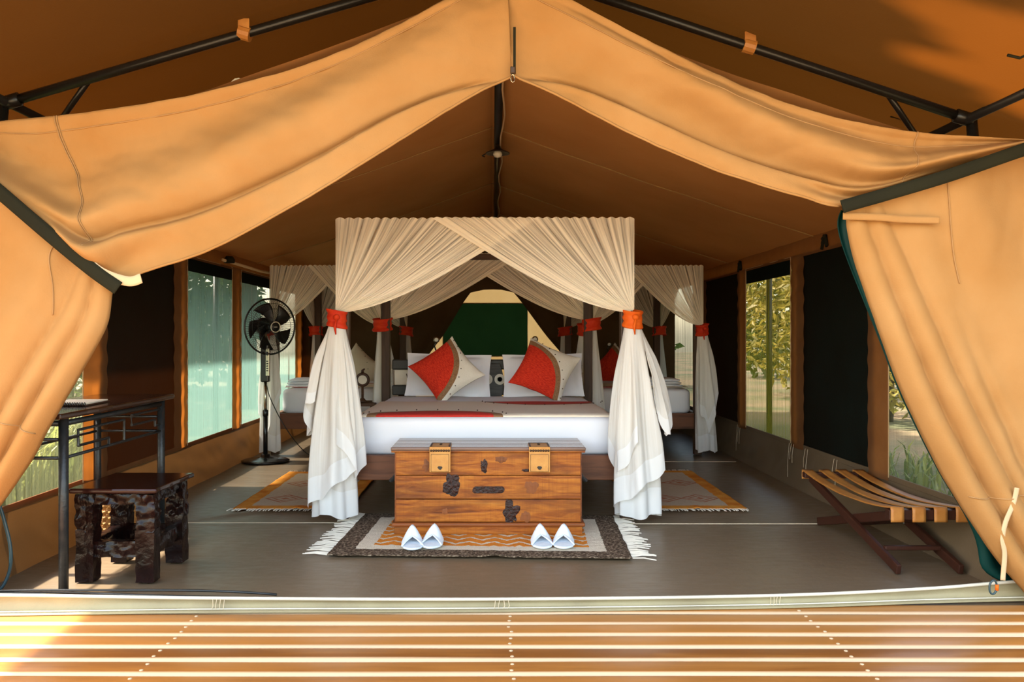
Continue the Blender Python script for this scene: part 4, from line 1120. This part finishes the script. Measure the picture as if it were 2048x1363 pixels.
rug('woven_rug', [(.98, 5.76, 0), (1.72, 5.76, 0), (1.75, 7.40, 0), (.98, 7.40, 0)], lambda a, c: rug_side_mat(a, c, 2), 'orange-bordered rug by the bed side nearer the luggage rack', 'NF', .07, .0015)

# ------------------------------------------------------------------ slippers
def slipper(px, py, Z, rz, lab):
    x, yy, z = W(px, py, Z)
    t = empty('slipper', (x, Z, .016), rz, label=lab, cat='slipper', group='white slippers on the zigzag rug')
    wd, ln = .120, .24
    out = []
    for k in range(24):
        a = 2 * PI * k / 24; out.append((wd / 2 * math.cos(a) * (1 - .12 * math.sin(a)), -.0 + ln / 2 * math.sin(a)))
    lean = lambda yv: .002 + max(0, yv) * .10
    MB().prism(out, 0, .013, lambda a, c, zz: (a, c * .92, lean(c) + zz)).build('sole', M['slipper'], t, bevel=.005)
    def up(u, v):                                       # toe box: pointed arch, open toward the heel
        a = lerp(-1, 1, u); yv = lerp(.012 - .075 * abs(a), .104, v)
        wv = wd / 2 * (1.0 - .10 * v - .55 * max(0, v - .55) ** 1.5 * 2)
        h_ = (.036 + .040 * sstep(0, .6, v)) * (1 - .5 * sstep(.75, 1, v))
        return (a * wv, yv, lean(yv) + .012 + h_ * (1 - abs(a) ** 1.5))
    MB().grid(up, 24, 20).build('upper', M['slipper'], t, smooth=True, solid=.007)
    MB().tube([(lambda p: (p[0], p[1] - .002, p[2] + .001))(up(k / 24, 0)) for k in range(25)], .0045, 8).build('edge_roll', M['slipper'], t, smooth=True)
    MB().grid(lambda u, v: (lerp(-1, 1, u) * wd / 2 * .80 * (1 - .35 * (1 - v) ** 3), lerp(-.098, -.01, v), lean(0) + .0145 + .003 * math.sin(u * PI) * math.sin(v * PI)), 12, 10).build('insole', M['slipper'], t, smooth=True)
    return t
slipper(825, 1085, 4.70, .10, 'leftmost white slipper in front of the chest')
slipper(865, 1084, 4.73, -.08, 'second white slipper from the fan side, touching the leftmost one')
slipper(1083, 1082, 4.73, .05, 'white slipper just left of the rightmost slipper')
slipper(1127, 1082, 4.73, -.10, 'rightmost white slipper in front of the chest')

# ------------------------------------------------------------------ carved stool, basket
def rough_box(c, d, amp, seed, n=(6, 6, 14), sc_=16):
    b = MB(); hx, hy, hz = d[0] / 2, d[1] / 2, d[2] / 2; c = Vector(c)
    def disp(p):
        q = p * sc_; v = Vector((nz(q.x, q.y, q.z + seed), nz(q.x + 31, q.y, q.z + seed), nz(q.x, q.y + 57, q.z + seed) * .3))
        q2 = p * sc_ * 2.3; v += Vector((nz(q2.x, q2.y, q2.z + seed), nz(q2.x + 31, q2.y, q2.z + seed), 0)) * .5
        return p + v * amp
    def face(ax, s_):
        o1, o2 = [i for i in range(3) if i != ax]
        dd = (hx, hy, hz)
        def fn(u, v):
            p = Vector((0, 0, 0)); p[ax] = s_ * dd[ax]; p[o1] = lerp(-dd[o1], dd[o1], u); p[o2] = lerp(-dd[o2], dd[o2], v)
            return tuple(disp(c + p))
        b.grid(fn, n[o1], n[o2], flip=(s_ > 0) == (ax == 1))
    for ax in range(3):
        for s_ in (-1, 1): face(ax, s_)
    return b
st = empty('carved_stool', (-1.805, 4.27, 0), math.radians(-1), label='dark carved root-wood stool beside the desk', cat='stool')
lx, ly = .145, .18
for i, (a, c) in enumerate(((-lx, -ly), (lx, -ly), (lx, ly), (-lx, ly))):
    rough_box((a, c, .125), (.088, .08, .25), .006, i * 7, (6, 6, 14)).build('leg', M['carved'], st, smooth=True)
    rough_box((a, c, .33), (.088, .08, .18), .014, i * 7 + 3, (10, 10, 20), 22).build('carved_leg_head', M['carved'], st, smooth=True)
for i, (a, c, d) in enumerate(((0, -ly, (.22, .05, .05)), (0, ly, (.22, .05, .05)), (-lx, 0, (.05, .30, .05)), (lx, 0, (.05, .30, .05)))):
    rough_box((a, c, .395), d, .013, 40 + i, (18, 18, 8), 26).build('apron', M['carved'], st, smooth=True)
    rough_box((a, c, .155), (d[0], d[1], .075), .012, 50 + i, (18, 18, 10), 24).build('stretcher', M['carved'], st, smooth=True)
def sttop(u, v):
    return None
b = MB(); tp = []
for k in range(40):
    a = 2 * PI * k / 40; ca, sa = math.cos(a), math.sin(a)
    m_ = max(abs(ca), abs(sa)) ; x, yy = ca / m_ * .212, sa / m_ * .245
    tp.append((x + .010 * nz(x * 9, yy * 9), yy + .010 * nz(x * 9 + 5, yy * 9)))
MB().prism(tp, .428, .452).build('top', M['stool_top'], st, bevel=.008)
bk = empty('woven_basket', (-2.10, 4.82, 0), label='small woven straw basket on the floor behind the carved stool', cat='basket')
def bas(u, v):
    a = u * 2 * PI; r = (.12 + .03 * v + .012 * math.sin(v * PI)) + .005 * math.sin(u * 2 * PI * 26 + (PI if int(v * 16) % 2 else 0)) + .003 * math.sin(v * 16 * PI)
    return (r * math.cos(a), r * math.sin(a), .004 + .26 * v)
MB().grid(bas, 156, 64).build('wall', M['straw'], bk, smooth=True)
MB().lathe([(0, .004), (.118, .004), (.12, .012), (0, .012)], 30).build('base', M['straw'], bk)
MB().tube([(.152 * math.cos(a * PI / 16), .152 * math.sin(a * PI / 16), .266) for a in range(32)], .009, 8, closed=True).build('rim', M['straw'], bk, smooth=True)

# ------------------------------------------------------------------ desk
dk = empty('writing_desk', (-2.16, 4.48, 0), label='dark glossy desk on black iron legs against the window wall', cat='desk')
dx0, dx1, dy0, dy1, dz = -.20, .18, -.57, .58, .80
for a, c in ((dx0, dy0), (dx1, dy0), (dx1, dy1), (dx0, dy1)):
    MB().tube([(a, c, 0), (a, c, dz)], .022, 14).build('leg', M['iron'], dk, smooth=True)
tp = []
for k in range(56):
    a = 2 * PI * k / 56; ca, sa = math.cos(a), math.sin(a); m_ = max(abs(ca), abs(sa)); x, yy = ca / m_ * .235, sa / m_ * .68
    tp.append((x + .014 * nz(x * 5, yy * 5) - .01, yy + .012 * nz(x * 6 + 5, yy * 6)))
MB().prism(tp, dz, dz + .028).build('top', M['desk_top'], dk, bevel=.009, seg=3)
def bar(p, q, r=.008, nm='rail'): return MB().tube([p, q], r, 8).build(nm, M['iron'], dk, smooth=True)
for xx in (dx0, dx1):
    bar((xx, dy0, .615), (xx, dy1, .615)); bar((xx, dy0, .775), (xx, dy1, .775), .014)
for yy in (dy0, dy1):
    for zz in (.615, .70): bar((dx0, yy, zz), (dx1, yy, zz))
    bar((dx0, yy, .775), (dx1, yy, .775), .014)
def key_path(pts): return MB().tube([(dx1, lerp(dy0, dy1, t_), z_) for t_, z_ in pts], .007, 6).build('fret', M['iron'], dk)
key_path([(0, .70), (.12, .70), (.12, .655), (.40, .655), (.40, .615)]); key_path([(.12, .655), (.12, .73), (.56, .73), (.56, .615)])
key_path([(1, .745), (.64, .745), (.64, .69), (.92, .69), (.92, .655), (1, .655)])
nb = empty('spiral_notebook', (-2.14, 4.36, .829), math.radians(4), label='spiral-bound folder lying on the desk', cat='notebook')
MB().box((0, 0, .004), (.22, .31, .008)).build('cover', M['leather_trim'], nb, bevel=.002); MB().box((0, .004, .011), (.20, .29, .006)).build('pages', M['bone'], nb)
b = MB()
for k in range(18): b.tube([(-.10 + k * .0118, -.155 + .009 * math.cos(a), .010 + .009 * math.sin(a)) for a in [q * PI / 4 for q in range(8)]], .002, 5, closed=True)
b.build('spiral', M['black'], nb)

# ------------------------------------------------------------------ standing fan
fx, fy_ = -2.15, 8.02
fan = empty('standing_fan', (fx, fy_, 0), label='black standing pedestal fan in front of the green window', cat='fan')
MB().lathe([(0, .0), (.22, .0), (.225, .012), (.20, .022), (.10, .032), (.045, .045), (.04, .07), (.0, .07)], 48).build('base', M['black'], fan, smooth=True)
MB().tube([(0, 0, .05), (0, 0, .46)], .021, 16).build('lower_pole', M['black'], fan, smooth=True)
MB().tube([(0, 0, .44), (0, 0, .76)], .014, 16).build('upper_pole', M['chrome'], fan, smooth=True)
MB().lathe([(.024, 0), (.026, .02), (.026, .05), (.018, .06)], 16, c=(0, 0, .43)).build('collar', M['black'], fan, smooth=True)
cb = MB().box((0, 0, .93), (.078, .075, .36)).build('control_box', M['black'], fan, bevel=.014, seg=3)
MB().box((.030, -.040, .94), (.034, .008, .26)).build('control_panel', M['chrome'], cb, bevel=.003)
b = MB()
for k in range(5): b.box((.030, -.048, .86 + k * .022), (.018, .012, .010))
b.build('button', M['black'], cb, bevel=.002)
MB().lathe([(0, -.012), (.016, -.010), (.018, .0), (0, .0)], 14, c=(.03, -.046, 1.02), axis='Y').build('dial', M['black'], cb)
hd = empty('fan_head', (.05, -.02, 1.275)); hd.parent = fan; hd.rotation_euler = (math.radians(3), 0, math.radians(44))
# head faces its own -Y
MB().tube([(-.02, .06, -.17), (-.02, .10, -.10), (-.01, .14, -.02)], [.03, .034, .03], 12).build('neck', M['black'], hd, smooth=True)
MB().lathe([(0, .24), (.05, .235), (.075, .20), (.082, .13), (.078, .09), (.03, .07), (0, .07)], 24, axis='Y').build('motor', M['black'], hd, smooth=True)
b = MB(); R_ = .262
for yv, rr in ((0, R_), (-.075, .075)): pass
g = MB(); ns = 72
for k in range(ns):
    a = 2 * PI * k / ns; ca, sa = math.cos(a), math.sin(a)
    tw = lambda t_: (math.cos(a + .25 * (1 - t_)), math.sin(a + .25 * (1 - t_)))
    g.tube([(R_ * ca, -.005, R_ * sa), (.245 * ca, -.05, .245 * sa), (.17 * tw(.6)[0], -.082, .17 * tw(.6)[1]), (.06 * tw(0)[0], -.09, .06 * tw(0)[1])], .0013, 4)
    g.tube([(R_ * ca, .005, R_ * sa), (.245 * ca, .05, .245 * sa), (.16 * ca, .075, .16 * sa), (.07 * ca, .08, .07 * sa)], .0013, 4)
g.build('grille', M['black'], hd)
MB().tube([(R_ * math.cos(2 * PI * k / 64), 0, R_ * math.sin(2 * PI * k / 64)) for k in range(64)], .0085, 8, closed=True).build('grille_rim', M['black'], hd, smooth=True)
for rr, yv in ((.17, -.082), (.22, -.066)):
    MB().tube([(rr * math.cos(2 * PI * k / 48), yv, rr * math.sin(2 * PI * k / 48)) for k in range(48)], .002, 5, closed=True).build('grille_ring', M['black'], hd, smooth=True)
bdg = MB().lathe([(0, -.10), (.050, -.10), (.056, -.095), (.056, -.085), (0, -.08)], 30, axis='Y').build('badge', M['black'], hd, smooth=True)
MB().tube([(.048 * math.cos(2 * PI * k / 36), -.101, .048 * math.sin(2 * PI * k / 36)) for k in range(36)], .0045, 8, closed=True).build('badge_ring', M['bone'], bdg, smooth=True)
b = MB()
for k, w_ in enumerate((.006, .006, .006, .006)): b.box((-.013 + k * .0088, -.1015, 0), (w_, .002, .009))
b.build('badge_print', M['bone'], bdg)
for k in range(5):
    a = 2 * PI * k / 5 + .3
    def bl_f(u, v, a=a):
        r = lerp(.04, .225, v); wv = lerp(.35, .55, v) * (1 - .5 * max(0, v - .7)); th = a + (u - .5) * wv * 1.6 + .5 * v
        return (r * math.cos(th), .0 + .05 * (u - .5) * (1 - .4 * v), r * math.sin(th))
    MB().grid(bl_f, 8, 10).build('blade', M['black'], hd, smooth=True, solid=.002)
MB().lathe([(0, -.035), (.035, -.03), (.04, .03), (0, .04)], 20, axis='Y').build('hub', M['black'], hd, smooth=True)
cord = MB().tube([curve([(fx + .02, fy_ - .03, .72), (fx + .06, fy_ - .05, .60), (fx + .16, fy_ - .02, .38), (fx + .29, fy_ + .05, .16), (fx + .42, fy_ + .12, .03), (fx + .62, fy_ + .18, .012), (fx + .95, fy_ + .22, .01)], i / 50) for i in range(51)], .0045, 8).build('power_cord', M['cable_black'], smooth=True)
tag(cord, 'thin dark power cord trailing from the standing fan to the floor', 'cord')

# ------------------------------------------------------------------ luggage rack
lr = empty('luggage_rack', (2.17, 4.8, 0), label='folding luggage rack with tan leather straps on crossed legs', cat='luggage rack')
xa, xb = -.185, .185
yA, yB, zR = .58, -.56, .30
def beam(p, q, w_, h_, nm, mat_='wood_red', bev=.005):
    p, q = Vector(p), Vector(q); d = q - p; c = (p + q) / 2; L_ = d.length
    o = MB().box((0, 0, 0), (w_, L_, h_)).build(nm, M[mat_], lr, bevel=bev); o.location = c
    o.rotation_euler = (math.atan2(d.z, math.hypot(d.x, d.y)), 0, math.atan2(-d.x, d.y)); return o
beam((xa - .01, yA, zR), (xb + .01, yA, zR), .05, .035, 'top_bar'); beam((xa - .01, yB, zR - .012), (xb + .01, yB, zR - .012), .05, .05, 'top_bar')
for sx in (xa, xb):
    k = .03 if sx < 0 else -.03
    beam((sx + k, yA - .02, zR - .015), (sx + k, -.60, .02), .026, .05, 'leg'); beam((sx + 1.9 * k, yB + .02, zR - .02), (sx + 1.9 * k, .50, .022), .026, .05, 'leg')
    MB().lathe([(0, -.022), (.010, -.02), (.010, .02), (0, .022)], 10, c=(0, 0, 0)).build('pivot_bolt', M['chrome'], lr).location = (sx + 1.4 * k, -.04, .150)
    for yy in (-.60,): pass
beam((xa + .04, -.42, .085), (xb - .04, -.42, .085), .03, .022, 'stretcher'); beam((xa + .07, .12, .13), (xb - .07, .12, .13), .03, .022, 'stretcher')
for k in range(4):
    xk = xa + .025 + k * .108
    def sf(u, v, xk=xk):
        xx = xk + lerp(-.033, .033, u)
        if v < .12: t_ = v / .12; return (xx, yB - .036, lerp(zR - .045, zR + .024, t_))
        if v > .88: t_ = (v - .88) / .12; return (xx, yA + .034, lerp(zR + .026, zR - .03, t_))
        t_ = (v - .12) / .76
        return (xx, lerp(yB - .030, yA + .030, t_), zR + .028 - .045 * math.sin(t_ * PI) ** .8 * (1 - .0 * k) + .004 * nz(u * 2, t_ * 4, k))
    MB().grid(sf, 4, 50).build('strap', M['leather_strap'], lr, smooth=True, solid=.005)

# ------------------------------------------------------------------ cords, carabiner
o = MB().tube([curve([W(-60, 930, 3.95), W(-12, 985, 3.95), W(14, 1060, 3.95), W(22, 1110, 3.95), W(16, 1150, 3.95), W(-6, 1182, 3.93), W(-60, 1196, 3.9)], i / 40) for i in range(41)], .008, 8).build('hose', M['cable'], smooth=True)
tag(o, 'dark blue cable looping down by the door edge near the desk', 'cable')
cb_ = empty('cable_bundle', (-1.4, 3.72, 0), label='dark cables lying on the floor just inside the sill', cat='cable')
for k in range(3):
    MB().tube([(-.9 + 1.35 * t_ / 20 + .0, .012 * k + .03 * math.sin(t_ * .3 + k) - .045 * (t_ / 20), .02 + .010 * k + .030 * math.sin(t_ / 20 * PI) * (.6 + .2 * k)) for t_ in range(21)], .0055, 8).build('cable', M['cable_black'], cb_, smooth=True)
cp = W(1983, 1172, 3.70)
ca_ = empty('carabiner', cp, label='small carabiner with an orange sleeve clipped to the sill', cat='carabiner')
MB().tube([(.016 * math.cos(2 * PI * k / 20) + .002 * math.sin(2 * PI * k / 20), -.012, .030 * math.sin(2 * PI * k / 20)) for k in range(20)], .0045, 8, closed=True).build('ring', M['cable'], ca_, smooth=True)
MB().tube([(.016, -.012, -.014), (.017, -.012, .012)], .0072, 8).build('sleeve', M['sash_sunlit_orange'], ca_, smooth=True)

# ------------------------------------------------------------------ outdoors: bushes, grass, trees
def leaves_mesh(n, rx, ry, rz_, size, seed, shape='ball', droop=.3, asp=.45, zc=0):
    rnd = random.Random(seed); b = MB()
    for _ in range(n):
        while True:
            p = Vector((rnd.uniform(-1, 1), rnd.uniform(-1, 1), rnd.uniform(-1, 1)))
            if p.length < 1 and (p.length > .45 or rnd.random() < .3): break
        p = Vector((p.x * rx, p.y * ry, p.z * rz_ + zc))
        k = 1 + .35 * nz(p.x * 1.3 + seed, p.y * 1.3, p.z * 1.3); p.x *= k; p.y *= k
        d = Vector((rnd.gauss(0, 1), rnd.gauss(0, 1), rnd.gauss(0, .6) - droop)).normalized()
        s_ = d.cross(Vector((rnd.gauss(0, 1), rnd.gauss(0, 1), rnd.gauss(0, 1)))).normalized()
        L_ = size * rnd.uniform(.6, 1.4); wv = L_ * asp; up = d.cross(s_) * L_ * .12
        b.add([p, p + d * L_ * .45 + s_ * wv * .5 + up, p + d * L_, p + d * L_ * .45 - s_ * wv * .5 + up], [(0, 1, 2), (0, 2, 3)])
    return b
def bush(loc, r, h_, n, size, mat_, seed, lab, cat='bush', grp='bushes outside the tent', stems=3):
    t = empty('leafy_bush', loc, label=lab, cat=cat, group=grp)
    o = leaves_mesh(n, r[0], r[1], h_ / 2, size, seed, zc=h_ / 2 + .1).build('leaves', M[mat_], t); o['kind'] = 'stuff'
    rnd = random.Random(seed)
    for k in range(stems):
        MB().tube([(0.05 * k, 0, 0), (rnd.uniform(-.3, .3) * r[0], rnd.uniform(-.3, .3) * r[1], h_ * .5), (rnd.uniform(-.6, .6) * r[0], rnd.uniform(-.6, .6) * r[1], h_ * .85)], [.05, .035, .012], 7).build('stem', M['bark'], t, smooth=True)
    return t
G = -.12
bush((-5.6, 7.6, G), (1.0, 1.6), 2.6, 2600, .16, 'leaf', 11, 'green bush outside the window beside the desk')
bush((-6.2, 12.2, G), (1.4, 2.2), 4.2, 3200, .18, 'leaf', 12, 'tall green tree outside the green window nearest the desk')
bush((-6.6, 17.5, G), (1.6, 2.6), 4.6, 3200, .2, 'leaf', 13, 'green tree outside the wide window behind the fan')
bush((6.0, 13.0, G), (1.3, 2.2), 3.6, 3000, .18, 'leaf_y', 21, 'yellow-green bush outside the olive window')
bush((6.8, 18.0, G), (1.6, 2.4), 4.6, 3000, .2, 'leaf_y', 22, 'taller yellowish tree farther outside the olive window')
bush((5.9, 8.6, G), (.9, 1.2), 1.5, 1800, .15, 'leaf', 23, 'low green bush outside the clear window by the luggage rack')
for i_, yy in enumerate((3.0, 8.5, 14.0, 20.0, 27.0)):
    bush((-9.2, yy, G), (1.7, 2.6), 5.4, 2600, .42, 'leaf', 40 + i_, ('dense tree of the sunny-side tree line, nearest the deck', 'second dense tree of the sunny-side tree line from the deck', 'middle dense tree of the sunny-side tree line', 'fourth dense tree of the sunny-side tree line from the deck', 'last dense tree of the sunny-side tree line')[i_], 'tree', 'tree line outside the tent')
    bush((8.8, yy, G), (1.7, 2.6), 5.4, 2600, .36, 'leaf_y' if i_ % 2 else 'leaf', 50 + i_, ('dense tree of the shaded-side tree line, nearest the deck', 'second dense tree of the shaded-side tree line from the deck', 'middle dense tree of the shaded-side tree line', 'fourth dense tree of the shaded-side tree line from the deck', 'last dense tree of the shaded-side tree line')[i_], 'tree', 'tree line outside the tent')
bush((0.5, 22.0, G), (4.2, 1.6), 3.4, 3000, .26, 'leaf', 25, 'wide dark bush behind the back wall')
def grass(loc, n, r, h_, seed, lab):
    rnd = random.Random(seed); b = MB()
    for _ in range(n):
        x, yy = rnd.uniform(-r[0], r[0]), rnd.uniform(-r[1], r[1]); a = rnd.uniform(0, 2 * PI); L_ = h_ * rnd.uniform(.5, 1.2)
        d = Vector((math.cos(a), math.sin(a), 0)); s_ = Vector((-d.y, d.x, 0)) * .012; p = Vector((x, yy, 0))
        m_ = p + d * L_ * .18 + Vector((0, 0, L_ * .6)); e_ = p + d * L_ * .55 + Vector((0, 0, L_ * .85))
        b.add([p - s_, p + s_, m_ + s_ * .9, m_ - s_ * .9, e_], [(0, 1, 2, 3), (3, 2, 4)])
    o = b.build('grass_tuft', M['grass_leaf']); o.location = loc
    return tag(o, lab, 'grass', kind='stuff')
grass((-4.7, 6.0, G), 3400, (1.15, 2.0), .75, 5, 'tall sunlit grass outside the clear window beside the desk')
grass((4.6, 6.6, G), 900, (1.4, 2.2), .3, 6, 'short dry grass outside the clear window by the luggage rack')
# unseen tree, crown and gaps shaped to steer the sun on the fly
tree = empty('unseen_shade_tree', (-4.6, 15.5, G), label='unseen shade tree over the tent, crown shaped to keep sun off the fly', cat='tree')
rnd = random.Random(3); b = MB()
gaps = [((2.35, 3.55), .75, .65), ((2.15, 7.7), .40, .45)]
for _ in range(17000):
    x, yy, z = rnd.uniform(-5.3, 3.2), rnd.uniform(.8, 14.6), rnd.uniform(5.3, 6.3)
    # where the sun ray through this leaf meets the fly
    k = (z - 2.2) * .75; hx_, hy_ = x + k, yy
    if hx_ > 3.6: continue
    if any(((hx_ - g_[0][0]) / g_[1]) ** 2 + ((hy_ - g_[0][1]) / g_[2]) ** 2 < 1 for g_ in gaps): continue
    d = Vector((rnd.gauss(0, 1), rnd.gauss(0, 1), rnd.gauss(0, .25))).normalized(); s_ = d.cross(Vector((rnd.gauss(0, .25), rnd.gauss(0, .25), 1))).normalized()
    L_ = rnd.uniform(.32, .58); p = Vector((x + 4.6, yy - 15.5, z - G))
    b.add([p, p + d * L_ * .5 + s_ * L_ * .3, p + d * L_, p + d * L_ * .5 - s_ * L_ * .3], [(0, 1, 2, 3)])
o = b.build('crown', M['leaf_crown'], tree); o['kind'] = 'stuff'
MB().tube([(0, 0, 0), (.1, -.1, 2.2), (.4, -.6, 4.0), (1.2, -2.2, 5.6)], [.28, .22, .18, .10], 12).build('trunk', M['bark'], tree, smooth=True)
for q in ((-.5, -6, 5.75), (3.4, -5, 5.8), (2.0, -10.5, 5.8), (6.2, -8.5, 5.85)):
    MB().tube([(.4, -.6, 4.0), (.4 + (q[0] - .4) * .4, -.6 + (q[1] + .6) * .4, 5.2), q], [.14, .09, .03], 8).build('branch', M['bark'], tree, smooth=True)
